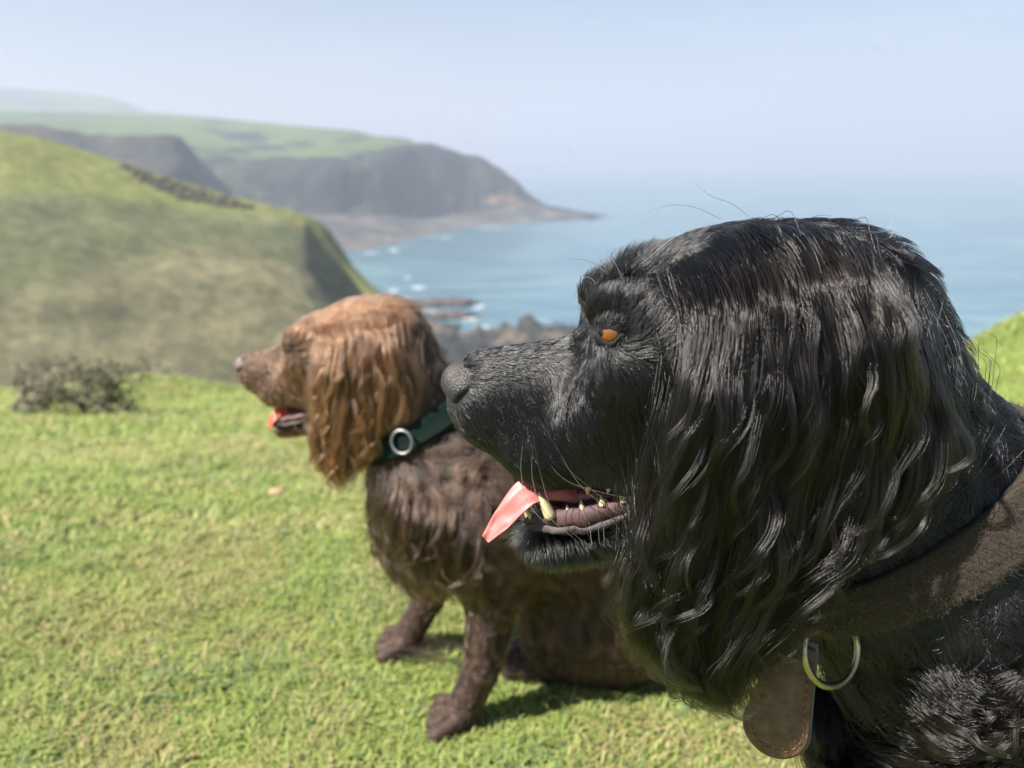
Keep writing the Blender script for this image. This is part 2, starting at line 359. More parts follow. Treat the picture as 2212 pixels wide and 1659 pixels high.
# ------------------------------------------------------------------ signed-distance bodies
class Field:
    def __init__(s, lo, hi, h):
        s.lo = np.array(lo, float); s.h = h; s.n = np.ceil((np.array(hi) - s.lo) / h).astype(int) + 1
        s.d = np.full(s.n, 0.08, np.float32); s.margin = 0.05
    def sub(s, lo, hi):
        a = np.clip(np.floor((lo - s.lo) / s.h).astype(int), 0, s.n - 1); b = np.clip(np.ceil((hi - s.lo) / s.h).astype(int) + 1, 1, s.n)
        if np.any(b <= a): return None
        sl = tuple(slice(i, j) for i, j in zip(a, b))
        ax = [s.lo[k] + s.h * np.arange(a[k], b[k], dtype=np.float64) for k in range(3)]
        return sl, ax[0][:, None, None], ax[1][None, :, None], ax[2][None, None, :]
    def put(s, dist, lo, hi, k, op):
        r = s.sub(np.array(lo) - s.margin - k, np.array(hi) + s.margin + k)
        if r is None: return
        sl, X, Y, Z = r; d = dist(X, Y, Z); a = s.d[sl]
        if op < 0: a, d = -a, d
        hh = np.clip(0.5 + 0.5 * (a - d) / k, 0, 1); m = a * (1 - hh) + d * hh - k * hh * (1 - hh)
        s.d[sl] = -m if op < 0 else m
    def cap(s, a, b, ra, rb, ys=1.0, k=0.012, op=1):
        a = np.array(a, float); b = np.array(b, float); yc = 0.5 * (a[1] + b[1]); inv = 1.0 / ys
        A = a.copy(); B = b.copy(); A[1] = yc + (a[1] - yc) * inv; B[1] = yc + (b[1] - yc) * inv
        ab = B - A; L = float(ab @ ab) + 1e-12
        def dist(X, Y, Z):
            Yq = yc + (Y - yc) * inv
            t = np.clip(((X - A[0]) * ab[0] + (Yq - A[1]) * ab[1] + (Z - A[2]) * ab[2]) / L, 0, 1)
            return (np.sqrt((X - A[0] - t * ab[0]) ** 2 + (Yq - A[1] - t * ab[1]) ** 2 + (Z - A[2] - t * ab[2]) ** 2) - (ra + (rb - ra) * t)) * min(1, ys)
        r = max(ra, rb) * max(1, ys); s.put(dist, np.minimum(a, b) - r, np.maximum(a, b) + r, k, op)
    def ell(s, c, r, rot=0.0, k=0.012, op=1):
        c = np.array(c, float); r = np.array(r, float); cs, sn = math.cos(rot), math.sin(rot)
        def dist(X, Y, Z):
            dx, dy, dz = X - c[0], Y - c[1], Z - c[2]; x2 = cs * dx + sn * dz; z2 = -sn * dx + cs * dz
            k0 = np.sqrt((x2 / r[0]) ** 2 + (dy / r[1]) ** 2 + (z2 / r[2]) ** 2); k1 = np.sqrt((x2 / r[0] ** 2) ** 2 + (dy / r[1] ** 2) ** 2 + (z2 / r[2] ** 2) ** 2)
            return np.where(k0 < 1e-6, -r.min(), k0 * (k0 - 1) / np.maximum(k1, 1e-9))
        R = r.max(); s.put(dist, c - R, c + R, k, op)
    def finish(s):
        g = np.gradient(s.d, s.h); s.g = np.stack(g, -1).astype(np.float32)
    def samp(s, P, grad=True):
        q = (P - s.lo) / s.h; q = np.clip(q, 0, s.n - 1.001); i = np.floor(q).astype(int); t = (q - i).astype(np.float32)
        D = 0; G = 0
        for a in (0, 1):
            for b in (0, 1):
                for c in (0, 1):
                    wt = (t[:, 0] if a else 1 - t[:, 0]) * (t[:, 1] if b else 1 - t[:, 1]) * (t[:, 2] if c else 1 - t[:, 2])
                    ix = (i[:, 0] + a, i[:, 1] + b, i[:, 2] + c); D = D + wt * s.d[ix]
                    if grad: G = G + wt[:, None] * s.g[ix]
        return (D, norm(G)) if grad else D
    def nets(s):
        d = s.d; n = np.array(d.shape) - 1; cnt = np.zeros(n, np.float32); acc = np.zeros(tuple(n) + (3,), np.float32)
        def sl(o): return d[o[0]:o[0] + n[0], o[1]:o[1] + n[1], o[2]:o[2] + n[2]]
        C = [(a, b, c) for a in (0, 1) for b in (0, 1) for c in (0, 1)]
        for p in C:
            for ax in range(3):
                if p[ax]: continue
                q = list(p); q[ax] = 1; A = sl(p); B = sl(q); m = (A < 0) != (B < 0)
                if not m.any(): continue
                t = np.where(m, A / np.where(m, A - B, 1), 0); cnt += m
                for k in range(3): acc[..., k] += np.where(m, p[k] + (t if k == ax else 0), 0)
        act = cnt > 0; idx = np.full(n, -1, np.int64); idx[act] = np.arange(act.sum())
        V = (np.argwhere(act) + acc[act] / cnt[act][:, None]) * s.h + s.lo
        F = []
        for ax in range(3):
            u, v = (ax + 1) % 3, (ax + 2) % 3
            e0 = [slice(1, -1)] * 3; e0[ax] = slice(0, -1); e1 = list(e0); e1[ax] = slice(1, None)
            A = d[tuple(e0)]; B = d[tuple(e1)]; m = (A < 0) != (B < 0); w_ = np.argwhere(m); fl = A[m] < 0
            base = w_.copy(); base[:, u] += 1; base[:, v] += 1
            def cell(du, dv):
                c = base.copy(); c[:, u] += du; c[:, v] += dv; return idx[c[:, 0], c[:, 1], c[:, 2]]
            q = np.stack([cell(-1, -1), cell(0, -1), cell(0, 0), cell(-1, 0)], -1); q[~fl] = q[~fl][:, ::-1]; F.append(q)
        F = np.vstack(F); F = F[(F >= 0).all(1)]
        return V, F

def anchors_flow(A):
    """A: list of (point3, dir3): inverse-distance blend, measured in the X-Z plane"""
    P = np.array([a[0] for a in A]); D = norm(np.array([a[1] for a in A], float))
    def f(Q):
        d2 = (Q[:, None, 0] - P[None, :, 0]) ** 2 + (Q[:, None, 2] - P[None, :, 2]) ** 2 + 1e-6
        wt = d2 ** -1.6; wt /= wt.sum(1, keepdims=True); return norm(wt @ D)
    return f
def fur(field, V, F, N, dens, flow, length, lift, K=6, grav=0.0, wave=0.0, wfreq=1.6, clump=0.0, csize=0.01, minh=0.0006, jit=0.25, seed=1, frz=0.15, want=False):
    r = np.random.default_rng(seed); Q = V[F]; c = Q.mean(1)
    ar = 0.5 * np.linalg.norm(np.cross(Q[:, 2] - Q[:, 0], Q[:, 3] - Q[:, 1]), axis=1); wt = ar * dens(c); cs = np.cumsum(wt)
    f = np.searchsorted(cs, r.random(N) * cs[-1]); f = np.minimum(f, len(F) - 1); a = r.random((N, 1)); b = r.random((N, 1)); q = Q[f]
    P = (q[:, 0] * (1 - a) + q[:, 1] * a) * (1 - b) + (q[:, 3] * (1 - a) + q[:, 2] * a) * b
    _, n = field.samp(P); L = length(P) * (1 + r.normal(0, 0.18, N)).clip(0.4, 1.6); lf = lift(P) if callable(lift) else np.full(N, lift)
    cell = np.floor((P + r.normal(0, csize * .2, P.shape)) / csize).astype(np.int64); key = (cell[:, 0] * 73856093) ^ (cell[:, 1] * 19349663) ^ (cell[:, 2] * 83492791)
    uk, inv = np.unique(key, return_inverse=True); M = len(uk); cj = r.normal(0, 1, (M, 3))
    fl = flow(P) + cj[inv] * jit + r.normal(0, frz, P.shape); fl = fl - n * (fl * n).sum(1, keepdims=True); fl = norm(fl)
    d = norm(fl * np.cos(lf)[:, None] + n * np.sin(lf)[:, None]); out = np.empty((N, K, 3)); out[:, 0] = P - n * 0.0008; p = P.copy(); st = (L / (K - 1))[:, None]
    ph = r.random(M) * 6.28; side0 = norm(np.cross(fl, n)); wf = wfreq * (0.8 + .4 * r.random(M)); 
    for k in range(1, K):
        p = p + d * st; dd, g = field.samp(p)
        push = np.maximum(minh * k / (K - 1) - dd, 0); p = p + g * np.minimum(push, st[:, 0])[:, None]
        t = k / (K - 1); out[:, k] = p
        d = d + np.array([0, 0, -1.0]) * grav * st / 0.01 - g * (1.3 / K * np.sin(lf))[:, None] + side0 * (wave * np.cos(6.28 * wf[inv] * t + ph[inv]))[:, None]
        into = np.minimum((d * g).sum(1), 0) * (dd < minh * 2); d = norm(d - g * into[:, None])
    if clump > 0:
        cnt = np.bincount(inv, minlength=M)[:, None, None]; mean = np.zeros((M, K, 3))
        for k in range(K):
            for j in range(3): mean[:, k, j] = np.bincount(inv, weights=out[:, k, j], minlength=M)
        mean /= cnt; t = (np.linspace(0, 1, K) ** 1.3 * clump)[None, :, None]; out = out * (1 - t) + mean[inv] * t
    return (out, r.random(M)[inv]) if want else out

# guide curves of the near ear, read from the photograph (head pointing left), in sheet pixels
EAR_G = [
 [(1525, 640), (1505, 760), (1470, 870), (1438, 980), (1408, 1100), (1378, 1230), (1358, 1330), (1368, 1385)],
 [(1560, 585), (1552, 740), (1525, 900), (1495, 1040), (1462, 1180), (1435, 1320), (1442, 1420), (1495, 1490)],
 [(1610, 552), (1605, 750), (1585, 920), (1565, 1090), (1530, 1230), (1508, 1350), (1520, 1460), (1565, 1520)],
 [(1685, 548), (1705, 720), (1695, 900), (1672, 1080), (1640, 1240), (1600, 1370), (1580, 1450), (1605, 1500)],
 [(1755, 560), (1795, 740), (1795, 900), (1775, 1050), (1722, 1220), (1675, 1340), (1640, 1420), (1650, 1450)],
 [(1810, 580), (1845, 740), (1868, 880), (1856, 1010), (1812, 1130), (1750, 1250), (1705, 1330), (1690, 1370)],
 [(1840, 600), (1900, 730), (1945, 850), (1966, 960), (1930, 1075), (1835, 1150), (1745, 1185), (1690, 1185)],
 [(1858, 612), (1935, 700), (1985, 820), (2003, 920), (1988, 1000), (1955, 1080), (1918, 1150), (1900, 1190)]]
YB = 0.40
NT = 30
def ear_depth(si, t):
    edge = abs(si / 7 * 2 - 1)
    return np.interp(t, [0, .08, .18, .35, .7, 1.0], [-.024, -.037, -.047, -.057, -.063, -.062]) + 0.012 * edge ** 3
EAR = np.stack([PY(*(resample(g, NT).T), YB + ear_depth(i, np.linspace(0, 1, NT))) for i, g in enumerate(EAR_G)])    # (8,NT,3)
def ear_eval(E, s, t):
    """Catmull-Rom across guides, linear along"""
    ns = len(E); x = np.clip(s, 0, 1) * (ns - 1); i = np.minimum(x.astype(int), ns - 2); f = (x - i)[:, None]
    tt = np.clip(t, 0, 1) * (NT - 1); j = np.minimum(tt.astype(int), NT - 2); g = (tt - j)[:, None]
    def G(k): k = np.clip(k, 0, ns - 1); return E[k, j] * (1 - g) + E[k, j + 1] * g
    a, b, c, d = G(i - 1), G(i), G(i + 1), G(i + 2)
    return 0.5 * (2 * b + (c - a) * f + (2 * a - 5 * b + 4 * c - d) * f ** 2 + (3 * b - a - 3 * c + d) * f ** 3)
def ear_locks(E, nl, per, K=18, seed=3, scale=1.0, spread=.0016, wamp=.0062, nrm=np.array([0, -1.0, 0]), curl=1.0, thick=.015, rootmax=.72, sink=.006, lmin=.30, lvar=.55, full=.30, tmax=1.0, frizz=.0010, ds_=.028):
    """locks of hair that follow the guide sheet E; returns strands and one tone per strand"""
    r = np.random.default_rng(seed)
    s = r.random(nl); t0 = r.random(nl); t0 = np.where(t0 < .55, t0 / .55 * .07, .28 + (t0 - .55) / .45 * max(rootmax - .28, .02)) if rootmax > .5 else t0 * rootmax; t1 = np.minimum(t0 + lmin + lvar * r.random(nl), 1.0 + 0.06 * r.random(nl))
    t1 = np.where(r.random(nl) < full, 0.84 + .22 * r.random(nl), t1) * tmax; t0 = np.minimum(t0, t1 - .2 * tmax)
    lay = r.random(nl) * thick * (0.4 + 0.9 * (1 - t0)) * scale
    tk = np.linspace(0, 1, K); ds = r.normal(0, ds_, nl)
    tt = t0[:, None] + (t1 - t0)[:, None] * tk; S = s[:, None] + ds[:, None] * tk
    C = ear_eval(E, S.ravel(), np.minimum(tt, 1).ravel()).reshape(nl, K, 3)
    over = np.maximum(tt - 1, 0)[..., None]; C = C + over * norm(C[:, -1] - C[:, -3])[:, None] * 0.22 * scale
    Tn = norm(np.gradient(C, axis=1)); side = norm(np.cross(Tn, nrm))
    ln = np.linalg.norm(np.diff(C, axis=1), axis=2).sum(1)
    ph = r.random(nl)[:, None] * 6.28; wl = (0.045 + 0.06 * r.random(nl))[:, None] * scale / curl; u = tk[None, :] * ln[:, None] / wl * 6.28
    ph2 = r.random(nl)[:, None] * 6.28; u2 = u * 2.3
    amp = wamp * scale * (0.15 + 1.2 * r.random(nl) ** 1.5)[:, None] * (0.35 * sstep(0.05, 0.35, tt) + .8 * sstep(.28, .85, tt))
    C = C + side * (amp * (np.sin(u + ph) + .3 * np.sin(u2 + ph2)))[..., None] + nrm * (amp * 1.05 * np.cos(u * .83 + ph * 1.7) + lay[:, None] * np.sin(np.pi * np.clip(tk * .86, 0, 1))[None] - sink * scale * (1 - tk[None]) ** 5)[..., None]
    wd = spread * scale * (0.35 + 1.9 * r.random(nl) ** 2); N = nl * per
    li = np.repeat(np.arange(nl), per); off = r.normal(0, 1, (N, 2)); off[:, 1] *= .5
    prof = np.interp(tk, [0, .25, .7, .92, 1.0], [2.2, 1.3, .85, .5, .25])
    P = C[li] + (side[li] * off[:, 0][:, None, None] + nrm * off[:, 1][:, None, None]) * (wd[li][:, None] * prof[None])[..., None]
    fz = r.normal(0, 1, (N, 3)); fz2 = r.normal(0, 1, (N, 3)); P = P + (fz[:, None, :] * (tk ** 2)[None, :, None] + fz2[:, None, :] * np.sin(tk * np.pi)[None, :, None] * .6) * frizz * scale
    cut = 0.70 + 0.30 * r.random(N); x = tk[None, :] * cut[:, None] * (K - 1); j = np.minimum(x.astype(int), K - 2); f = (x - j)[..., None]; ar = np.arange(N)[:, None]
    return P[ar, j] * (1 - f) + P[ar, j + 1] * f, r.random(nl)[li]
def cat(*a): return np.concatenate([q[0] for q in a]), np.concatenate([q[1] for q in a])
def settle(F, P, hmin, hmax):
    """keep strands between hmin and hmax (per point along the strand) off the body"""
    N, K, _ = P.shape; out = P.copy()
    for k in range(K):
        for it in range(2):
            dd, g = F.samp(out[:, k]); tgt = np.clip(dd, hmin[k], hmax[k]); mv = np.where(dd < .075, np.clip(tgt - dd, -.03, .03), 0); out[:, k] += g * mv[:, None]
    return out
PXB = 0.40 / math.cos(PITCH) / FPX       # metres per sheet pixel on the black dog's middle plane
def B(x, y, lat=0.0): return PY(float(x), float(y), YB + lat)
HEAD0 = B(1450, 830)
def head_prims(X, s, F, soft=False):
    """X maps black-dog world points to this dog; s scale; F field"""
    p = PXB * s
    def Bs(a, lat):
        q = B(*a, -abs(lat)); q[1] = YB + lat; return q            # both sides mirror the near side
    def c(a, b, ra, rb, ys=1, k=.012, op=1, lat=(0, 0)): F.cap(X(Bs(a, lat[0])), X(Bs(b, lat[1])), ra * p, rb * p, ys, k * s, op)
    def e(a, r, lat=0, rot=0, k=.012, op=1): F.ell(X(Bs(a, lat)), np.array([r[0], r[2], r[1]]) * p, rot, k * s, op)
    e((1600, 745), (305, 245, 200), k=.01); e((1765, 730), (225, 225, 185))
    c((1075, 838), (1330, 840), 62, 112, .80, k=.014)                     # muzzle bridge
    c((1040, 850), (1300, 880), 66, 120, .78, k=.02)
    for sg in (-1, 1):
        c((1078, 912), (1175, 972), 52, 62, .66, k=.016, lat=(sg * .0075, sg * .0125)); c((1175, 972), (1330, 972), 62, 78, .66, k=.012, lat=(sg * .0125, sg * .017))     # upper lips
        e((1372, 705), (75, 58, 40), lat=sg * .027, k=.016); e((1360, 672) if soft else (1338, 664), (50, 34, 34), lat=sg * .025, k=.028 if soft else .016)               # brow
        e((1440, 800), (150, 95, 60), lat=sg * .034, k=.014)             # cheek bone
        e((1400, 900), (170, 110, 55), lat=sg * .026, k=.014)
    c((1305, 800), (1425, 700), 72, 108, .95, k=.014)
    if soft: c((1285, 792), (1400, 695), 80, 112, .9, k=.02)
    e((1500, 890), (210, 190, 165), k=.02)
    c((1182, 1156), (1480, 1092), 43, 84, .88, k=.008)                    # lower jaw
    c((1470, 1010), (1560, 1020), 110, 150, .85, k=.02)
    c((1560, 960), (1800, 1120), 165, 215, .9, k=.03)                    # throat
    e((1270, 1078), (115, 34, 85), k=.004, op=-1, rot=-.03)              # open mouth

def head_anchor(X, Rv, side=False):
    """hair direction on the head: (pixel) -> (dx right, dy down, lateral outward ignored)"""
    L = [((980, 780), (1, -.1)), ((1030, 770), (1, .05)), ((1100, 760), (1, .2)), ((1200, 730), (1, .1)), ((1050, 880), (.5, 1)), ((1120, 850), (.45, 1)), ((1200, 800), (.5, 1)), ((1230, 880), (.5, 1)),
         ((1080, 970), (.5, 1)), ((1180, 980), (.75, .8)), ((1280, 1000), (1, .25)), ((1340, 1010), (1, .1)), ((1300, 870), (.3, 1)), ((1320, 790), (.0, 1)), ((1400, 830), (.8, .9)), ((1450, 920), (1, .5)),
         ((1270, 730), (.3, .9)), ((1290, 640), (-.5, -1)), ((1325, 600), (-.35, -1)), ((1350, 660), (.35, -1)), ((1420, 700), (.9, -.5)), ((1400, 600), (.7, -.9)), ((1480, 540), (1, -.45)), ((1560, 500), (1, -.2)), ((1680, 490), (1, .15)),
         ((1800, 530), (1, .6)), ((1900, 600), (.8, .9)), ((1500, 650), (.6, .6)), ((1600, 700), (.3, 1)), ((1700, 800), (.2, 1)), ((1500, 1000), (.9, .5)), ((1200, 1160), (.3, 1)), ((1350, 1180), (1, .4)), ((1600, 1150), (.8, .8))]
    if side: L = [q for q in L if q[0] not in ((1290, 640), (1325, 600))] + [((1300, 650), (.2, -1)), ((1335, 600), (.45, -1))]
    return [(X(B(*a)), Rv(np.array([d[0], 0, -d[1]]))) for a, d in L]

def build_face(dog, X, s, mats, kind, field):
    """nose, eyes, lids, tongue, teeth, gums: children of the dog"""
    p = PXB * s
    # nose pad
    f = Field(X(B(930, 900)) - .012 * s + np.array([0, -.03 * s, 0]), X(B(1075, 740)) + .012 * s + np.array([0, .03 * s, 0]), .0011 * s); f.margin = .02
    f.ell(X(B(1018, 820)), np.array([58, 54, 45]) * p, .0, .006 * s); f.cap(X(B(990, 830)), X(B(1000, 872)), 30 * p, 17 * p, 1.2, .008 * s)
    for sg in (-1, 1):
        f.ell(X(B(1010, 850, sg * .0105)), np.array([36, 24, 30]) * p, 0, .006 * s)
    nst = []
    for sg in (-1, 1):
        for qx, qy in ((984, 880), (1002, 864), (1020, 846)):
            lts = np.linspace(-.03, 0, 90); Q = np.array([X(B(qx, qy, l_)) for l_ in lts]); dd = f.samp(Q, False); k_ = int(np.argmax(dd < .0002)); l0 = lts[k_] if dd[k_] < .0002 else -.008
            bp = B(qx, qy, l0); bp[1] = YB + (bp[1] - YB) * -sg; nst.append(X(bp))
    for q_ in (0, 3): f.cap(nst[q_], nst[q_ + 1], 8 * p, 11 * p, 1, .002 * s, -1); f.cap(nst[q_ + 1], nst[q_ + 2], 11 * p, 7 * p, 1, .002 * s, -1)
    f.cap(X(B(945, 830)), X(B(975, 905)), 3.5 * p, 3.5 * p, 1, .003 * s, -1)
    V, Fq = f.nets(); o = link('nose', mesh_np('nose', V, Fq), mats['nose']); parent_keep(o, dog)
    # eyes
    th = np.linspace(0, np.pi, 25); ph = np.linspace(0, 2 * np.pi, 40, endpoint=False)
    for sg in (-1, 1):
        P0 = B(1327, 722, -.041); P0[1] = YB; P0 = X(P0); R = 35 * p; ls = np.linspace(.01, .07, 200) * s
        dd = field.samp(P0 + np.outer(ls, [0, sg, 0]), False); lat = ls[np.argmax(dd > 0)]
        c = P0 + np.array([.009 * s if sg > 0 else 0, sg * (lat - R * .74), -.003 * s if sg > 0 else 0])
        ax = norm(np.array([-.70, sg * .70, .02])); axl = norm(np.array([-.30, sg * .95, .10]))
        def frame(a_):
            b1 = norm(np.cross(a_, [0, 0, 1.0])); return b1, np.cross(b1, a_)
        a1, a2 = frame(ax); l1, l2 = frame(axl)
        rr_ = R * (1 + .05 * np.exp(-(th / .5) ** 2))
        Vv = c + rr_[:, None, None] * (np.cos(th)[:, None, None] * ax + np.sin(th)[:, None, None] * (np.cos(ph)[None, :, None] * a1 + np.sin(ph)[None, :, None] * a2))
        me = mesh_np('eye', Vv.reshape(-1, 3), grid_faces(25, 40, True))
        vattr(me, 'polar', np.repeat(th, 40)); eye = link('eye', me, mats['eye']); parent_keep(eye, dog)
        for nm, up in (('upper_eyelid', 1), ('lower_eyelid', -1)):
            u = np.linspace(-1.5, 1.5, 32); rows = []
            for vv in np.linspace(0, 1, 10):
                el = up * (np.interp(np.abs(u), [0, .30, .60, 1.5], [.24, .16, -.05, -.05] if up > 0 else [.52, .42, .0, .0]) + vv * 1.7)
                dirs = (np.cos(u)[:, None] * axl + np.sin(u)[:, None] * l1) * np.cos(el)[:, None] + l2 * np.sin(el)[:, None]
                rows.append(c + dirs * R * (1.07 - .03 * vv))
            me = mesh_np(nm, np.array(rows).reshape(-1, 3), grid_faces(10, 32)); lid = link(nm, me, mats['lid']); parent_keep(lid, dog)
            md = lid.modifiers.new('thick', 'SOLIDIFY'); md.thickness = .0010 * s; md.offset = 1
            G_ = np.array(rows); rl = np.random.default_rng(5 + up); nl_ = 1300; a_ = .06 + .94 * rl.random(nl_); b_ = rl.random(nl_) * 30; ia = np.minimum((a_ * 9).astype(int), 8); fa = (a_ * 9 - ia)[:, None]; ib = b_.astype(int); fb = (b_ - ib)[:, None]
            R0 = (G_[ia, ib] * (1 - fb) + G_[ia, ib + 1] * fb) * (1 - fa) + (G_[ia + 1, ib] * (1 - fb) + G_[ia + 1, ib + 1] * fb) * fa
            dv_ = norm(G_[ia + 1, ib] - G_[ia, ib]); on_ = norm(R0 - c); Ll = (.0022 + .0022 * rl.random(nl_))[:, None] * s; jt = rl.normal(0, .25, (nl_, 3)); dr = norm(dv_ * .9 + on_ * .35 + jt + np.array([.35, 0, 0]))
            hair_curves('eyelid_fur', np.stack([R0 + on_ * .0009 * s, R0 + on_ * .0009 * s + dr * Ll * .5, R0 + dr * Ll + on_ * .0007 * s], 1), .00012 * s, mats['hair'], lid)
    # mouth lining and gums
    def strip(name, pts, R, flat, mat, nseg=10, lats=None, up=(0, 1, 0)):
        P = np.array([X(B(x, y, l)) for (x, y), l in zip(pts, lats)]); P = resample(P, 22)
        R = np.interp(np.linspace(0, 1, 22), np.linspace(0, 1, len(R)), R) * p
        V_, F_ = tube(P, R, nseg, flat, up); V_ = V_ + (fbm(V_ / s * 190, 3, 79)[:, None] - .5) * np.array([.0035, .0035, .0050]) * s; o = link(name, poly_mesh(name, V_, F_), mat); parent_keep(o, dog); return o
    strip('mouth_lining', [(1170, 1075), (1260, 1070), (1370, 1075), (1450, 1070)], [14, 46, 52, 30], 1.0, mats['mouth'], 14, [0, 0, 0, 0])
    for sg in (-1, 1):
        strip('gum', [(1135, 1124), (1175, 1122), (1230, 1116), (1290, 1107), (1350, 1094), (1400, 1080)], [8, 19, 23, 22, 19, 14], 1.0, mats['gum'], 12, [sg * v for v in (.004, .012, .0155, .0185, .021, .022)])
        strip('lower_lip', [(1140, 1136), (1175, 1142), (1230, 1144), (1290, 1137), (1340, 1120), (1370, 1095)], [6, 11, 14, 12, 8, 5], 1.0, mats['lip'], 10, [sg * v for v in (.006, .0145, .0185, .0215, .0235, .0245)])
        strip('upper_gum', [(1160, 1022), (1230, 1032), (1300, 1030), (1370, 1030)], [8, 14, 16, 12], 1.0, mats['lip'], 10, [sg * v for v in (.010, .0165, .020, .022)])
        def tooth(x, y, x2, y2, r, lat, sub=None):
            P = np.linspace(X(B(x, y, lat)), X(B(x2, y2, lat * .96)), 9); t = np.linspace(0, 1, 9)
            V_, F_ = tube(P, r * p * np.array([1.0, 1.0, .96, .86, .74, .60, .45, .28, .08]), 10, .7, (0, 1, 0)); o = link('tooth', poly_mesh('tooth', V_, F_), mats['tooth']); parent_keep(o, dog)
        tooth(1190, 1116, 1163, 1062, 20, sg * .0160)                    # canine
        if kind == 'brown': continue
        tooth(1150, 1122, 1137, 1092, 10, sg * .0075); tooth(1143, 1124, 1130, 1098, 8, sg * .003)
        tooth(1228, 1106, 1224, 1090, 9, sg * .0165); tooth(1258, 1100, 1254, 1080, 10, sg * .018); tooth(1302, 1092, 1298, 1070, 12, sg * .0205); tooth(1348, 1084, 1344, 1060, 14, sg * .022)
        tooth(1272, 1046, 1268, 1070, 11, sg * .0195); tooth(1318, 1042, 1312, 1066, 13, sg * .0215)
    # tongue
    tp = [(1380, 1085), (1300, 1076), (1230, 1060), (1180, 1052), (1142, 1064), (1112, 1094), (1082, 1130), (1050, 1165)]
    hw = [16, 19, 20, 22, 25, 24, 19, 9]
    if kind == 'brown': tp = [(1380, 1085), (1300, 1082), (1240, 1075), (1205, 1072), (1185, 1084), (1168, 1108), (1152, 1135), (1140, 1160)]; hw = [18, 20, 22, 22, 24, 22, 16, 5]
    lt = [-.002, -.003, -.005, -.008, -.012, -.014, -.015, -.016]
    P = resample(np.array([X(B(x, y, l)) for (x, y), l in zip(tp, lt)]), 40); t = np.linspace(0, 1, 40)
    wd = np.interp(t, np.linspace(0, 1, 8), hw) * p / .78; thk = np.interp(t, [0, .5, .8, 1], [15, 13, 10, 4]) * p
    Tn = norm(np.gradient(P, axis=0)); perp = norm(np.cross(Tn, np.array([0, 1.0, 0]))); lat = norm(perp * .78 + np.array([0, -.62, 0])); lat = norm(lat - Tn * (lat * Tn).sum(1, keepdims=True)); nn = np.cross(Tn, lat)
    a = np.linspace(0, 2 * np.pi, 24, endpoint=False); cu = np.cos(a); su = np.sin(a)
    wav = (fbm(np.stack([np.outer(t * 9, np.ones(24)), np.outer(np.ones(40), cu * 2), np.outer(np.ones(40), su)], -1), 3, 77) - .5) * 18 * p
    trough = np.outer(np.interp(t, [0, .4, 1], [0, .18, .38]), cu ** 2)
    V = P[:, None] + lat[:, None] * (wd[:, None] * cu)[..., None] + nn[:, None] * (thk[:, None] * su + wd[:, None] * trough + wav)[..., None]
    Vv = np.vstack([V.reshape(-1, 3), P[:1], P[-1:]]); Fq = grid_faces(40, 24, True).tolist()
    for j in range(24): Fq += [[960, (j + 1) % 24, j], [961, 39 * 24 + j, 39 * 24 + (j + 1) % 24]]
    o = link('tongue', poly_mesh('tongue', Vv, Fq), mats['tongue']); parent_keep(o, dog)

def ear_mesh(E, name, mat, parent, inset, tmax=.62):
    s, t = np.meshgrid(np.linspace(.02, .98, 26), np.linspace(0, tmax, 26)); P = ear_eval(E, s.ravel(), t.ravel()) + inset
    o = link(name, mesh_np(name, P, grid_faces(26, 26)), mat); parent_keep(o, parent)
    md = o.modifiers.new('thick', 'SOLIDIFY'); md.thickness = .004; return o

# ---- shared face materials
def nose_mat(name, base, worn, sc_):
    nb = NB(name); vo = nb.n('TexVoronoi', {'Scale': sc_, 'Vector': nb.n('TexCoord').outputs['Object']}, feature='DISTANCE_TO_EDGE')
    n = nb.noise(70, 3); c = nb.mix(nb.n('MapRange', {'Value': n, 'From Min': .5, 'From Max': .68}).outputs[0], base, worn)
    return nb.pbr(c, 0.58, bump=vo.outputs[0], bstr=.6, bdist=.0010)
def eye_mat(name, iris, iris2):
    nb = NB(name); a = nb.attr('polar'); n = nb.noise(900, 3)
    ir = nb.mix(n, iris, iris2)
    m = nb.n('MapRange', {'Value': a, 'From Min': .16, 'From Max': .20}).outputs[0]; c = nb.mix(m, (.004, .003, .003), ir)
    m2 = nb.n('MapRange', {'Value': a, 'From Min': .86, 'From Max': .96}).outputs[0]; c = nb.mix(m2, c, (.05, .03, .02))
    m3 = nb.n('MapRange', {'Value': a, 'From Min': 1.0, 'From Max': 1.12}).outputs[0]; c = nb.mix(m3, c, (.45, .38, .36))
    return nb.pbr(c, .08, Coat_Weight=.6, Coat_Roughness=.02)
def wet(name, c1, c2, rough=.25, sss=.0, scale=160):
    nb = NB(name); n = nb.noise(scale, 4); c = nb.mix(nb.n('MapRange', {'Value': n, 'From Min': .35, 'From Max': .65}).outputs[0], c1, c2)
    kw = dict(Subsurface_Weight=sss, Subsurface_Radius=(.006, .002, .0015), Subsurface_Scale=.5) if sss else {}
    return nb.pbr(c, rough, bump=n, bstr=.25, bdist=.001, **kw)
MOUTH = wet('mouth_flesh', (.10, .02, .02), (.20, .045, .045)); GUM = wet('gum_flesh', (.070, .026, .028), (.028, .015, .017), .68); LIP = wet('lip_skin', (.030, .022, .026), (.068, .046, .053), .72)
TONGUE = wet('tongue_flesh', (.37, .105, .098), (.43, .14, .128), .5, .3, 120); TOOTH = wet('tooth_enamel', (.36, .28, .15), (.46, .39, .25), .3, 0, 120)

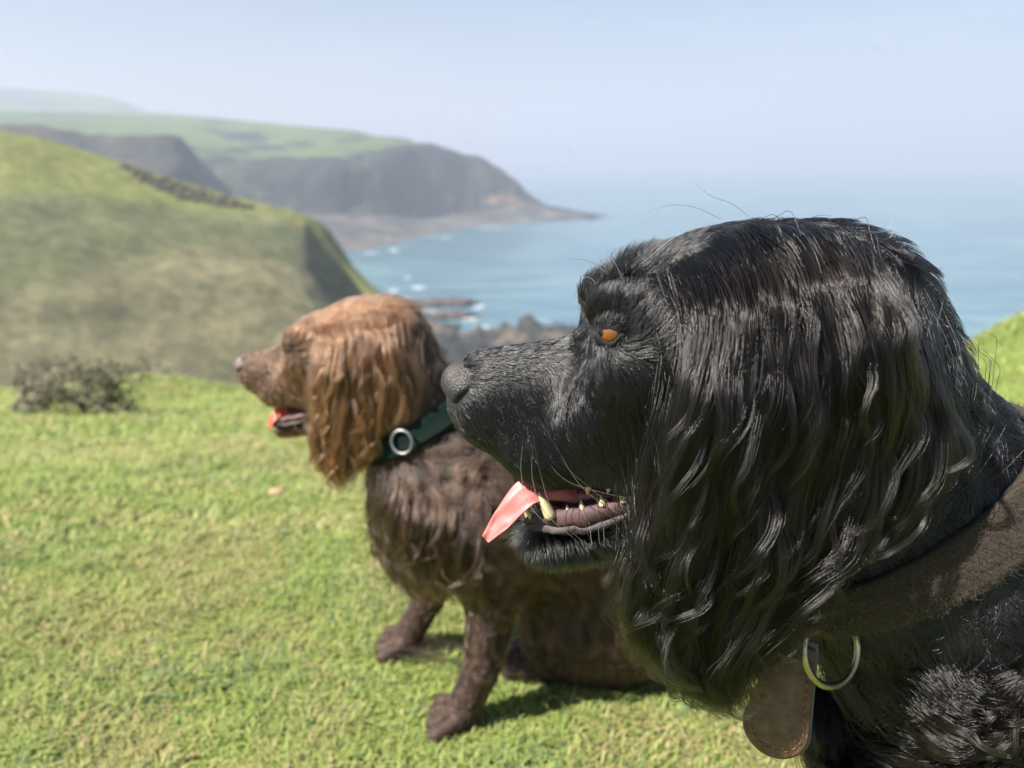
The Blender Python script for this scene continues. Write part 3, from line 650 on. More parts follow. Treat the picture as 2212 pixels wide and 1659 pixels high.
# ------------------------------------------------------------------ black dog
black = empty('dog', (0.32, YB, 0.0))
tag(black, 'black long-haired spaniel close to the camera, panting in profile with tongue out', 'dog', 'spaniels sitting on the cliff top')
ident = lambda P: P
BF = Field((-.06, YB - .155, -.01), (.80, YB + .155, .66), .0030)
head_prims(ident, 1.0, BF)
BF.cap(B(1740, 800), B(2110, 1240), 222 * PXB, 300 * PXB, .82, .03)              # neck
CH = B(2190, 1640)                                                               # chest centre
BF.ell(CH + np.array([.03, 0, .0]), (.125, .092, .125), .5, .04)
BF.cap(B(2060, 1270), CH + np.array([.06, 0, .01]), .07, .10, .85, .04)
BF.cap(CH + np.array([.06, 0, -.01]), (.56, YB, .17), .105, .125, .9, .05)      # trunk
BF.ell((.60, YB, .135), (.14, .12, .13), 0, .04)
for sg in (-1, 1):
    BF.ell((.53, YB + sg * .10, .105), (.125, .045, .095), .35, .03)             # haunch
    BF.cap((.50, YB + sg * .115, .03), (.38, YB + sg * .12, .022), .028, .026, 1, .02)
    sh = CH + np.array([.05, sg * .062, -.02]); el = CH + np.array([.075, sg * .066, -.13])
    BF.cap(sh, el, .055, .040, 1, .03); wr = np.array([el[0] - .02, YB + sg * .066, .06]); BF.cap(el, wr, .036, .024, 1, .02)
    BF.cap(wr, (wr[0] - .012, wr[1], .022), .024, .026, 1, .012); BF.cap((wr[0] - .012, wr[1], .02), (wr[0] - .055, wr[1], .016), .025, .019, 1.2, .012)
BF.finish(); BV, BQ = BF.nets()
SKIN_B = simple('black_skin', (.010, .010, .011), .65)
o = link('body', mesh_np('body', BV, BQ), SKIN_B); parent_keep(o, black)
HAIR_B = hair_mat('black_hair', (.0025, .0025, .0028), (.006, .0056, .0058), .21, .34, .5, 0, 1.52)
HAIR_E = hair_mat('black_ear_hair', (.0022, .0021, .0022), (.010, .0078, .0066), .19, .30, .5, 0, 1.42)
bm = dict(hair=HAIR_B, nose=nose_mat('black_nose', (.012, .012, .014), (.042, .031, .025), 600), eye=eye_mat('amber_eye', (.13, .042, .009), (.20, .075, .018)), lid=simple('black_lid', (.010, .009, .009), .95), mouth=MOUTH, gum=GUM, lip=LIP, tooth=TOOTH, tongue=TONGUE)
build_face(black, ident, 1.0, bm, 'black', BF)
_n = PY(2020., 1268., YB - .066); _m = PY(2130., 1180., YB - .060) - _n; _m[1] = 0; E1 = norm(_m); AX = np.array([-E1[2] * -1, 0, -E1[0]]); AX = norm(AX); CC = _n.copy(); CC[1] = YB                      # collar centre on the neck axis
def coll_d(P): return (P - CC) @ AX
ba = []
for a, d in [((2000, 760), (.75, .8)), ((2100, 850), (.7, .8)), ((2200, 1000), (.6, .9)), ((1900, 900), (.5, .9)), ((1800, 1200), (.5, .9)), ((2100, 1200), (.5, .9)), ((1850, 1400), (.6, .9)), ((1750, 1550), (.2, 1)), ((1900, 1600), (1, .1)), ((2050, 1650), (1, -.15)), ((2200, 1500), (.8, .7)), ((2300, 1700), (.6, .8)), ((2000, 1800), (.2, 1))]:
    ba.append((B(*a), np.array([d[0], 0, -d[1]])))
for a, d in [((.45, YB, .3), (1, 0, -.6)), ((.60, YB, .2), (.8, 0, -.8)), ((.35, YB, .1), (0, 0, -1)), ((.55, YB, .08), (.5, 0, -1))]: ba.append((np.array(a), np.array(d, float)))
fl_mid = anchors_flow(head_anchor(ident, lambda d: d) + ba); fl_side = anchors_flow(head_anchor(ident, lambda d: d, True) + ba)
def flowB(Q):
    t = sstep(.012, .026, np.abs(Q[:, 1] - YB))[:, None]; return norm(fl_mid(Q) * (1 - t) + fl_side(Q) * t)
def pxof(P):
    """sheet pixel of world points (used only to read lengths off the photograph when grooming)"""
    q = P - CAM; d = q[:, 1] * math.cos(PITCH) - q[:, 2] * math.sin(PITCH); v = q[:, 1] * math.sin(PITCH) + q[:, 2] * math.cos(PITCH)
    return CX + FPX * q[:, 0] / d, CY - FPX * v / d
HXs = [940, 1000, 1150, 1280, 1330, 1450, 1600, 1800, 1950, 2100, 2300]
def lenB(P):
    xm = (P[:, 0] / PXB * .97) + CX
    L = np.interp(xm, HXs, [.003, .0045, .0065, .008, .011, .011, .017, .022, .026, .030, .034])
    low = sstep(B(1400, 1120)[2], B(1400, 1300)[2], P[:, 2]); L = np.where((xm > 1500) & (P[:, 2] < .40), .052, L)
    brow = np.exp(-((xm - 1325) / 45) ** 2) * sstep(B(1325, 690)[2], B(1325, 620)[2], P[:, 2]); L = L + .005 * brow * (np.abs(P[:, 1] - YB) < .022)
    chin = (P[:, 2] < B(1250, 1110)[2]) & (xm < 1400); L = np.where(chin, .014, L)
    mouth = (P[:, 2] < B(1250, 1052)[2]) & (P[:, 2] > B(1250, 1098)[2]) & (xm < 1430); L = np.where(mouth, .0005, L)
    cd_ = coll_d(P); L = np.where(np.abs(cd_) < .022, np.minimum(L, .005), L); L = np.where((cd_ < -.022) & (cd_ > -.06), np.minimum(L, .02), L)
    L = np.where(P[:, 2] < .10, np.minimum(L, .018), L); return L
def liftB(P):
    xm = (P[:, 0] / PXB * .97) + CX; l = np.full(len(P), .30)
    brow = np.exp(-((xm - 1325) / 50) ** 2) * sstep(B(1325, 690)[2], B(1325, 630)[2], P[:, 2]); l = np.where((P[:, 2] < B(1250, 1110)[2]) & (xm < 1400), .8, l); return l + .5 * brow * (np.abs(P[:, 1] - YB) < .022)
EYEP = [np.array(o_.data.vertices[0].co) * 0 + np.mean([v_.co for v_ in o_.data.vertices], axis=0) + np.array([-.001, (-1 if q_ == 0 else 1) * .006, 0]) for q_, o_ in enumerate([c_ for c_ in black.children if c_.name.split('.')[0] == 'eye'])]
def densB(c):
    xm = (c[:, 0] / PXB * .97) + CX; near = np.where(c[:, 1] < YB + .01, 1.0, .35)
    d = np.where(xm < 1500, 1.5, 1.0) * near
    d = np.where(xm < 1000, .25, d); d = np.where(xm < 2350, d, .3)
    mouth = (c[:, 2] < B(1250, 1050)[2]) & (c[:, 2] > B(1250, 1096)[2]) & (xm < 1440); d = np.where(mouth, 0, d)
    d = np.where((np.abs(c[:, 1] - YB) > .020) & (xm > 1520) & (xm < 1925) & (c[:, 2] < B(1700, 540)[2]) & (c[:, 2] > B(1700, 1000)[2]), 0, d)
    for e in EYEP: d = np.where(np.linalg.norm(c - e, axis=1) < .0056, 0, d)
    ne = B(1005, 830); d = np.where(np.linalg.norm((c - ne) * np.array([1, .8, 1]), axis=1) < .0125, 0, d)
    return d
def head_only(c): return densB(c) * ((c[:, 0] / PXB * .97 + CX) < 1560)
def rest_only(c): return densB(c) * ((c[:, 0] / PXB * .97 + CX) >= 1540)
P = fur(BF, BV, BQ, 60000, head_only, flowB, lenB, liftB, 6, clump=.55, csize=.0028, jit=.16, seed=11, frz=.16)
hair_curves('face_fur', P, .00012, HAIR_B, black)
P, sh_ = fur(BF, BV, BQ, 75000, rest_only, flowB, lenB, .40, 12, grav=.03, clump=.82, csize=.012, jit=.30, wave=.26, wfreq=1.2, seed=12, frz=.15, minh=.003, want=True)
hair_curves('coat', P, .00013, HAIR_B, black, shade=sh_)
ear = ear_mesh(EAR, 'ear', SKIN_B, black, np.array([0, .004, 0]))
A_ = cat(ear_locks(EAR, 380, 60, K=24, seed=5, spread=.0036, wamp=.0030, thick=.009), ear_locks(EAR, 620, 34, K=24, seed=15, spread=.0013, wamp=.0050, thick=.016), ear_locks(EAR, 170, 26, K=24, seed=16, spread=.0010, wamp=.0065, full=1.0, thick=.018, curl=1.1))
P = settle(BF, A_[0], np.linspace(.0005, .004, 24), np.interp(np.linspace(0, 1, 24), [0, .1, .3, 1], [.012, .02, 1, 1]))
hair_curves('ear_hair', P, .00012, HAIR_E, ear, .25, shade=A_[1])
EARF = EAR.copy(); EARF[..., 1] = 2 * YB - EARF[..., 1]; EARF[..., 0] += .035
ear2 = ear_mesh(EARF, 'ear', SKIN_B, black, np.array([0, -.004, 0])); P, _ = ear_locks(EARF, 200, 40, K=14, seed=6, nrm=np.array([0, 1.0, 0]), tmax=.72); hair_curves('ear_hair', P, .00020, HAIR_E, ear2, .25)
# hair swept back from the ear root, and the top-knot that falls over it
SW = [[(1790, 600), (1830, 612), (1890, 600), (1950, 605), (2000, 625)], [(1800, 625), (1850, 640), (1910, 640), (1965, 640), (2010, 650)], [(1800, 650), (1850, 675), (1920, 690), (1975, 700), (2025, 712)], [(1790, 670), (1850, 715), (1930, 745), (1990, 758), (2040, 752)],
      [(1785, 690), (1840, 760), (1910, 800), (1975, 815), (2030, 800)], [(1775, 700), (1815, 790), (1870, 850), (1930, 880), (1990, 880)]]
E2 = np.stack([PY(*(resample(g, NT).T), YB + np.interp(np.linspace(0, 1, NT), [0, .25, .6, 1], [-.054, -.070, -.082, -.070])) for g in SW])
TK = [[(1460, 530), (1500, 590), (1510, 680), (1492, 780), (1462, 890), (1430, 1000), (1402, 1110)], [(1490, 512), (1545, 570), (1558, 680), (1538, 800), (1508, 930), (1475, 1060), (1445, 1190)], [(1520, 500), (1590, 560), (1605, 680), (1597, 800), (1577, 940), (1552, 1090), (1515, 1230)], [(1600, 485), (1680, 540), (1710, 640), (1722, 760), (1718, 890), (1696, 1040), (1652, 1200)],
      [(1690, 485), (1765, 535), (1803, 620), (1828, 720), (1848, 830), (1852, 950), (1822, 1080)], [(1770, 500), (1835, 550), (1880, 610), (1922, 690), (1955, 790), (1972, 880), (1968, 970)]]
E3 = np.stack([PY(*(resample(g, NT).T), YB + np.interp(np.linspace(0, 1, NT), [0, .10, .24, .5, 1], [-.004, -.034, -.052, -.066, -.072])) for g in TK])
A_ = cat(ear_locks(E3, 260, 44, K=16, seed=9, wamp=.0022, ds_=.05, thick=.010, rootmax=.16, spread=.0026, lmin=.30, lvar=.70, full=.1), ear_locks(E3, 240, 26, K=16, seed=10, wamp=.0042, ds_=.06, thick=.014, rootmax=.18, spread=.0013, lmin=.4, lvar=.6))
P2 = settle(BF, A_[0], np.linspace(.0, .004, 16), np.interp(np.linspace(0, 1, 16), [0, .08, .18, .3, .4, 1], [.0005, .004, .010, .03, 1, 1]))
hair_curves('top_hair', P2, .00012, HAIR_E, black, .25, shade=A_[1])
# chest feather
RG = [[(1765, 1470), (1735, 1560), (1740, 1660), (1800, 1740), (1900, 1790)], [(1800, 1480), (1805, 1590), (1870, 1670), (2030, 1700), (2230, 1650)], [(1830, 1470), (1850, 1555), (1930, 1615), (2060, 1625), (2230, 1570)], [(1900, 1450), (1960, 1525), (2060, 1558), (2160, 1540), (2280, 1480)], [(2010, 1400), (2070, 1470), (2150, 1490), (2230, 1450), (2330, 1390)]]
def hitY(F, x, y, y0=.26, y1=.50):
    Ys = np.linspace(y0, y1, 120); Q = PY(np.full(120, float(x)), np.full(120, float(y)), Ys); dd = F.samp(Q, False); k = int(np.argmax(dd < 0)); return Ys[k] if dd[k] < 0 else YB
E4 = np.stack([PY(*(q := resample(g, NT)).T, np.array([hitY(BF, *xy) for xy in q]) - np.interp(np.linspace(0, 1, NT), [0, .3, 1], [-.002, .008, .006])) for g in RG])
A_ = cat(ear_locks(E4, 130, 44, K=20, seed=41, spread=.0026, wamp=.006, thick=.010, rootmax=.6), ear_locks(E4, 120, 26, K=20, seed=42, spread=.0011, wamp=.010, thick=.016, rootmax=.6, curl=1.2))
hair_curves('chest_feather', A_[0], .00013, HAIR_E, black, .25, shade=A_[1])
# whiskers and fly-away hairs
WH = [[(1165, 905), (1200, 960), (1265, 1050), (1390, 1120)], [(1150, 930), (1165, 1010), (1200, 1100), (1300, 1180)], [(1185, 950), (1230, 1010), (1320, 1075), (1400, 1105)], [(1150, 960), (1150, 1030), (1175, 1090), (1240, 1140)], [(1130, 950), (1125, 1010), (1140, 1070), (1190, 1120)], [(1170, 980), (1220, 1030), (1300, 1050), (1400, 1060)],
      [(1320, 600), (1285, 570), (1245, 560), (1190, 568)], [(1295, 625), (1275, 600), (1255, 605), (1240, 645)], [(1340, 660), (1370, 590), (1420, 540), (1500, 480)], [(1330, 640), (1400, 615), (1470, 600), (1560, 590)], [(1335, 655), (1400, 630), (1480, 615), (1560, 615)],
      [(1560, 475), (1500, 448), (1440, 445), (1370, 470)], [(1900, 520), (1925, 510), (1935, 480), (1940, 455)], [(1870, 500), (1910, 500), (1925, 485), (1935, 470)], [(1620, 470), (1580, 440), (1530, 420), (1480, 370)]]
Wp = np.stack([np.array(resample(np.array([B(x, y, -.026 if i < 6 else -.02) for x, y in g]), 12)) for i, g in enumerate(WH)])
Wp[:6, :, 1] -= np.linspace(0, .014, 12)[None]
hair_curves('whiskers', Wp, .00016, hair_mat('whisker_hair', (.05, .05, .05), (.45, .44, .42), .25, .4), black)
print('black dog', round(time.time() - T0, 1))

# ---- black dog's collar
def around(field, c, axis, e1, e2, n=72, off=.008, r0=.02, rmax=.2):
    th = np.linspace(0, 2 * np.pi, n, endpoint=False); D = np.cos(th)[:, None] * e1 + np.sin(th)[:, None] * e2
    rs = np.linspace(r0, rmax, 90); Q = c + D[:, None] * rs[None, :, None]; dd = field.samp(Q.reshape(-1, 3), False).reshape(n, 90)
    hit = np.argmax(dd > 0, axis=1); r = rs[hit]; r = np.where(hit == 0, .08, r)
    for _ in range(3): r = (np.roll(r, 1) + 2 * r + np.roll(r, -1)) / 4
    return c + D * (r + off)[:, None], D
def band(name, field, c, axis, e1, width, thick, off, mat, parent, bow=0.0):
    L = []; 
    for u in np.linspace(-.5, .5, 9):
        P, D = around(field, c + axis * width * u, axis, e1, np.array([0, 1.0, 0]), off=off + bow * (1 - (2 * u) ** 2)); L.append(P)
    n = len(L[0]); outer = np.array(L); V = outer.transpose(1, 0, 2)      # n x 9
    inner = V - thick * D[:, None]; ring = np.concatenate([V, inner[:, ::-1]], 1); m = ring.shape[1]
    F_ = []
    for i in range(n):
        for j in range(m): F_.append([i * m + j, i * m + (j + 1) % m, ((i + 1) % n) * m + (j + 1) % m, ((i + 1) % n) * m + j])
    o = link(name, mesh_np(name, ring.reshape(-1, 3), F_), mat); parent_keep(o, parent); return o, V
def torus(c, a, b, ra, rb, r, n=48, m=12, th0=0, th1=2 * np.pi):
    full = abs(th1 - th0 - 2 * np.pi) < 1e-6; th = np.linspace(th0, th1, n, endpoint=not full)
    P = c + ra * np.cos(th)[:, None] * a + rb * np.sin(th)[:, None] * b; N_ = norm(np.cross(a, b))
    O = norm(np.cos(th)[:, None] * a + np.sin(th)[:, None] * b); ps = np.linspace(0, 2 * np.pi, m, endpoint=False)
    V = P[:, None] + r * (np.cos(ps)[None, :, None] * O[:, None] + np.sin(ps)[None, :, None] * N_)
    F_ = grid_faces(n + (1 if full else 0), m, True); F_ = F_ % (n * m); return V.reshape(-1, 3), F_.tolist()
nb = NB('brown_tweed'); v = nb.n('TexVoronoi', {'Scale': 900, 'Vector': nb.n('TexCoord').outputs['Object']}); n_ = nb.noise(90, 5, .7)
c = nb.mix(n_, (.008, .0055, .0035), (.030, .018, .009)); c = nb.mix(nb.n('MapRange', {'Value': v.outputs['Distance'], 'From Min': .2, 'From Max': .7}).outputs[0], c, (.03, .022, .016)); TWEED = nb.pbr(c, .95, bump=n_, bstr=.7, bdist=.002)
FUZZ = hair_mat('tweed_fuzz', (.014, .009, .0055), (.035, .022, .012), .6, .6, .6)
nb = NB('brass'); n_ = nb.noise(120, 4); BRASS = nb.pbr(nb.mix(n_, (.34, .29, .17), (.50, .45, .32)), .36, Metallic=1.0, bump=n_, bstr=.1, bdist=.001)
nb = NB('steel'); STEEL = nb.pbr(nb.mix(nb.noise(120, 4), (.16, .16, .17), (.26, .26, .28)), .45, Metallic=1.0)
nb = NB('worn_leather'); n_ = nb.noise(140, 6, .65); c = nb.ramp(n_, [(.3, (.045, .024, .016)), (.55, (.105, .055, .036)), (.75, (.17, .105, .072))]); LEATHER = nb.pbr(c, .55, bump=n_, bstr=.4, bdist=.001)
THREAD = simple('tan_thread', (.22, .085, .030), .8); DARKL = simple('leather_edge', (.10, .09, .09), .6)
collar = empty('dog_collar', CC)
tag(collar, 'wide brown tweed collar with brass ring and leather tag on the black dog', 'collar', 'collars worn by the spaniels')
o, VB = band('strap', BF, CC, AX, E1, .027, .004, .006, TWEED, collar, .001)
# woolly fuzz on the strap
r = np.random.default_rng(4); nn_ = 14000; i = r.integers(0, VB.shape[0] - 1, nn_); j = r.integers(0, 8, nn_); a, b = r.random((nn_, 1)), r.random((nn_, 1))
i2 = (i + 1) % VB.shape[0]; Pf = (VB[i, j] * (1 - a) + VB[i2, j] * a) * (1 - b) + (VB[i, j + 1] * (1 - a) + VB[i2, j + 1] * a) * b
out = norm(Pf - CC - ((Pf - CC) @ AX)[:, None] * AX); q1 = Pf + (out * .7 + r.normal(0, .8, Pf.shape)) * .0012; q2 = q1 + (out * .3 + r.normal(0, .9, Pf.shape)) * .0012
hair_curves('wool_fuzz', np.stack([Pf, q1, q2], 1), .00009, FUZZ, o)
camr = np.array([1.0, 0, 0]); camu = np.array([0, math.sin(PITCH), math.cos(PITCH)])
def hit_depth(F, x, y):
    Ys = np.linspace(.26, .46, 160); Q = np.array([PY(float(x), float(y), q) for q in Ys]); dd = F.samp(Q, False); k = int(np.argmax(dd < 0)); return Ys[k] if dd[k] < 0 else .44
RY = min(hit_depth(BF, 1808 + 84 * math.cos(a_), 1402 + 80 * math.sin(a_)) for a_ in np.linspace(0, 6.28, 24)) - .012; print('ring depth', RY)
rc = PY(1796., 1402., max(RY, .31) + .008); V, F_ = torus(rc, norm(camr + np.array([0, .55, 0])), norm(camu - camr * .2), 78 * PXB, 76 * PXB, 7.5 * PXB, 56, 12)
o = link('ring', poly_mesh('ring', V, F_), BRASS); parent_keep(o, collar)
# leather tag: rounded tongue hanging from the ring
def tagshape(top, bot, wt, wb, n=40):
    ax = norm(bot - top); L = np.linalg.norm(bot - top); sdv = norm(np.cross(ax, norm(CAM - bot))); nrm = np.cross(sdv, ax); pts = []
    for a_ in np.linspace(0, np.pi, n): pts.append(bot - ax * wb + sdv * wb * math.cos(a_) + ax * wb * math.sin(a_))
    for a_ in np.linspace(0, 1, 10)[1:]: pts.append((bot - ax * wb - sdv * wb) * (1 - a_) + (top - sdv * wt) * a_)
    for a_ in np.linspace(0, 1, 10)[:-1]: pts.append((top + sdv * wt) * (1 - a_) + (bot - ax * wb + sdv * wb) * a_)
    return np.array(pts), nrm, ax, sdv
def slab(pts, nrm, thick, cen):
    n = len(pts); inn = cen + (pts - cen) * .93; V = np.vstack([inn + nrm * thick, pts + nrm * thick * .6, pts - nrm * thick * .6, inn - nrm * thick, [cen + nrm * thick * 1.15], [cen - nrm * thick]]); F_ = []
    for i in range(n):
        k = (i + 1) % n
        F_ += [[i, n + i, n + k, k], [n + i, 2 * n + i, 2 * n + k, n + k], [2 * n + i, 3 * n + i, 3 * n + k, 2 * n + k], [4 * n, i, k], [4 * n + 1, 3 * n + k, 3 * n + i]]
    return V, F_
tt_, tb_ = PY(1722., 1392., RY + .01), PY(1662., 1632., RY + .004); pts, nrm, axx, sdv = tagshape(tt_, tb_, 38 * PXB, 66 * PXB); cen = (tt_ * .4 + tb_ * .6)
V, F_ = slab(pts, nrm, .0016, cen); tg = link('tag', poly_mesh('tag', V, F_), LEATHER); parent_keep(tg, collar)
V, F_ = slab(cen + (pts - cen) * 1.07 - nrm * .0030, nrm, .0011, cen - nrm * .0030); o = link('backing', poly_mesh('backing', V, F_), DARKL); parent_keep(o, tg)
sp_ = cen + (pts - cen) * .82; sp_ = resample(np.vstack([sp_, sp_[:1]]), 61)
for k in range(0, 60, 2):
    V, F_ = tube(np.linspace(sp_[k], sp_[k + 1], 4) + nrm * np.array([.0017, .0022, .0022, .0017])[:, None], .00045, 6, None, nrm); o = link('stitch', poly_mesh('stitch', V, F_), THREAD); parent_keep(o, tg)
V, F_ = tube(resample(np.array([PY(1760., 1350., RY + .008), PY(1722., 1368., RY + .006), PY(1690., 1400., RY + .006), PY(1680., 1440., RY + .006)]), 14), np.full(14, 26 * PXB), 10, .45, (0, 1, 0)); o = link('tag_loop', poly_mesh('tag_loop', V, F_), LEATHER); parent_keep(o, collar)
V, F_ = torus(PY(1700., 1390., RY + .002), norm(np.array([.6, .2, .5])), norm(np.array([-.5, .1, .6])), 30 * PXB, 22 * PXB, 6 * PXB, 30, 10); o = link('rivet', poly_mesh('rivet', V, F_), BRASS); parent_keep(o, collar)

# ------------------------------------------------------------------ brown dog
YR = 0.89
def Rp(x, y, lat=0.0): return PY(float(x), float(y), YR + lat)
RS = 0.885
C1 = Rp(706, 794)                       # where the black dog's (1450,830) lands
yaw = math.radians(0); tilt = math.radians(-1.5)
def Rot(v):
    v = np.asarray(v, float); x, y, z = v[..., 0], v[..., 1], v[..., 2]
    x, z = x * math.cos(tilt) - z * math.sin(tilt), x * math.sin(tilt) + z * math.cos(tilt)
    x, y = x * math.cos(yaw) - y * math.sin(yaw), x * math.sin(yaw) + y * math.cos(yaw); return np.stack([x, y, z], -1)
XB = lambda P: C1 + Rot((np.asarray(P) - HEAD0) * RS)
brown = empty('dog', (Rp(1100, 1450)[0], YR, 0.0))
tag(brown, 'brown long-haired spaniel sitting behind the black dog, seen from head to paws', 'dog', 'spaniels sitting on the cliff top')
RF = Field((-.36, YR - .20, -.01), (.42, YR + .30, .56), .0034)
head_prims(XB, RS, RF, True)
RF.cap(Rp(815, 770), Rp(965, 1010), .056, .076, .9, .03)
RF.ell(Rp(1000, 1075), (.098, .085, .105), .4, .03)
RF.cap(Rp(1040, 1060, .01), Rp(1400, 1230, .09), .10, .105, .95, .05)
RF.ell(Rp(1430, 1290, .12), (.12, .11, .12), 0, .04)
RF.ell(Rp(1330, 1345, .0), (.12, .05, .085), .2, .03); RF.ell(Rp(1330, 1345, .2), (.12, .05, .085), .2, .03)
GR = []; LEGS = []
def leg(sh, el, wr, pw, r):
    LEGS.append(np.array([pw, wr, el]))
    RF.cap(sh, el, r[0], r[1], 1, .03); RF.cap(el, wr, r[1] * .95, r[2], 1, .015); RF.cap(wr, pw, r[2], r[2] * 1.05, 1, .01)
    for dy in (-.0158, 0., .0158): GR.append((pw + np.array([-.026, dy, .012]), pw + np.array([-.052, dy * 1.2, -.012])))
    for k, dy in enumerate((-.0235, -.0080, .0080, .0235)):
        RF.cap(pw + np.array([-.006, dy * .7, -.003]), pw + np.array([-.036 + .006 * abs(dy) / .02, dy * 1.25, -.010]), .0100, .0095, 1, .0018)
def G(x, Y, z): return np.array([x, Y, z])
pn = PZ(1000., 1535., .022); pf = PZ(880., 1378., .022)
wn = pn + np.array([.022, .004, .055]); wf_ = pf + np.array([.030, -.004, .06])
leg(Rp(1040, 1120, -.055), Rp(1060, 1270, -.062), wn, pn, (.048, .0285, .0195))
leg(Rp(960, 1110, .055), Rp(945, 1225, .062), wf_, pf, (.046, .027, .0185))
RF.cap(PZ(1180., 1420., .025), PZ(1110., 1425., .02), .028, .024, 1.2, .015)       # near hind paw
for a_, b_ in GR: RF.cap(a_, b_, .0026, .0026, 1, .003, -1)
RF.finish(); RV, RQ = RF.nets()
SKIN_R = simple('brown_skin', (.035, .016, .009), .7)
o = link('body', mesh_np('body', RV, RQ), SKIN_R); parent_keep(o, brown)
HAIR_R = hair_mat('brown_hair', (.016, .0085, .005), (.044, .023, .0135), .34, .5, .4)
HAIR_RF = hair_mat('brown_face_hair', (.058, .023, .0095), (.125, .054, .024), .34, .5, .35)
HAIR_RE = hair_mat('brown_ear_hair', (.040, .017, .008), (.150, .068, .030), .30, .5, .5)
rm = dict(hair=HAIR_R, nose=nose_mat('brown_nose', (.075, .050, .045), (.16, .11, .10), 420), eye=eye_mat('brown_eye', (.05, .025, .01), (.09, .04, .015)), lid=simple('brown_lid', (.02, .012, .010), .6), mouth=simple('dark_mouth', (.05, .012, .012), .5), gum=simple('dark_gum', (.05, .016, .015), .6), lip=simple('dark_lip', (.02, .011, .009), .6), tooth=TOOTH, tongue=wet('red_tongue', (.62, .07, .06), (.70, .13, .11), .3, .2, 300))
build_face(brown, XB, RS, rm, 'brown', RF)
AXR = norm(Rp(965, 1010) - Rp(815, 770)); CR = Rp(897, 905)
ra_ = head_anchor(XB, Rot, True)
for a, d in [((930, 760), (.5, .9)), ((960, 850), (.4, 1)), ((850, 1000), (-.1, 1)), ((850, 1100), (0, 1)), ((900, 1180), (-.2, 1)), ((1000, 1050), (.5, .9)), ((1000, 1200), (.3, 1)), ((1100, 1100), (.7, .7)), ((1050, 1350), (.35, 1)), ((1010, 1460), (.1, 1)), ((985, 1530), (-.9, .5)), ((900, 1320), (.3, 1)), ((860, 1375), (-.9, .5)), ((1250, 1150), (.7, .7)), ((1350, 1250), (.5, .9)), ((1250, 1350), (.1, 1)), ((1500, 1300), (.4, 1))]:
    ra_.append((Rp(*a), np.array([d[0], 0, -d[1]])))
flowR = anchors_flow(ra_)
XI = lambda P: HEAD0 + (np.asarray(P) - C1) / RS
def xmR(P): return XI(P)[:, 0] / PXB * .97 + CX
zc = Rp(760, 1000)[2]; xhead = Rp(900, 800)[0]
def is_head(P): return (P[:, 2] > Rp(700, 960)[2]) & (P[:, 0] < Rp(870, 850)[0])
def lenR(P):
    xm = xmR(P); h = is_head(P); L = np.where(h, np.interp(xm, HXs, [.003, .004, .006, .008, .010, .018, .026, .03, .03, .03, .03]), .040)
    L = np.where((~h) & (P[:, 2] > Rp(900, 900)[2]), .020, L)
    L = np.where((P[:, 2] < .20) & (P[:, 0] < Rp(1120, 1300)[0]), .010, L); L = np.where(P[:, 2] < .10, .009, L); L = np.where(P[:, 2] < .045, .0035, L)
    for lg in LEGS:
        cx_ = np.interp(P[:, 2], lg[:, 2], lg[:, 0]); back_ = (P[:, 0] > cx_ + .006) & (P[:, 0] < cx_ + .06) & (np.abs(P[:, 1] - lg[1, 1]) < .05) & (P[:, 2] > .10) & (P[:, 2] < .22); L = np.where(back_, .026, L)
    chest = np.exp(-((P[:, 0] - Rp(860, 1150)[0]) / .05) ** 2 - ((P[:, 2] - Rp(860, 1180)[2]) / .05) ** 2); L = L + .035 * chest
    Q = XI(P); mouth = (Q[:, 2] < B(1250, 1052)[2]) & (Q[:, 2] > B(1250, 1098)[2]) & (xm < 1430) & h; L = np.where(mouth, .0005, L)
    L = np.where(np.abs((P - CR) @ AXR) < .018, np.minimum(L, .005), L); return L
EYER = [XB(e) for e in EYEP]
def densR(c):
    d = np.where(c[:, 1] < YR + .03, 1.0, .6); Q = XI(c); xm = xmR(c); h = is_head(c)
    mouth = (Q[:, 2] < B(1250, 1050)[2]) & (Q[:, 2] > B(1250, 1096)[2]) & (xm < 1440) & h; d = np.where(mouth, 0, d)
    for e in EYER: d = np.where(np.linalg.norm(c - e, axis=1) < .0055, 0, d)
    return np.where(np.linalg.norm(Q - B(1005, 830), axis=1) < .0125, 0, d)
P = fur(RF, RV, RQ, 30000, lambda c: densR(c) * is_head(c), flowR, lenR, .34, 7, clump=.6, csize=.006, jit=.2, seed=21)
hair_curves('face_fur', P, .00018, HAIR_RF, brown)
P, sh_ = fur(RF, RV, RQ, 80000, lambda c: densR(c) * (~is_head(c)), flowR, lenR, .50, 12, grav=.02, clump=.82, csize=.014, jit=.40, wave=.30, wfreq=1.2, seed=22, minh=.002, want=True)
hair_curves('coat', P, .00022, HAIR_R, brown, shade=sh_)
EARR = XB(EAR) + np.array([.014, 0, 0]); E3R = XB(E3) + np.array([.013, 0, 0])
o = ear_mesh(EARR, 'ear', SKIN_R, brown, np.array([0, .004, 0]))
A_ = cat(ear_locks(EARR, 200, 60, K=22, seed=25, scale=RS, wamp=.004, spread=.0040, thick=.010, tmax=.93), ear_locks(EARR, 330, 36, K=22, seed=35, scale=RS, wamp=.0050, curl=.9, spread=.0016, thick=.020, tmax=.95), ear_locks(EARR, 90, 26, K=22, seed=36, scale=RS, wamp=.0065, curl=1.1, spread=.0013, thick=.02, full=1.0, tmax=.95))
P = settle(RF, A_[0], np.linspace(.0005, .004, 22), np.interp(np.linspace(0, 1, 22), [0, .1, .3, 1], [.012, .02, 1, 1])); hair_curves('ear_hair', P, .00022, HAIR_RE, o, .25, shade=A_[1])
ER2 = EARR.copy(); ER2[..., 1] = 2 * YR - ER2[..., 1]; ER2[..., 0] -= .005
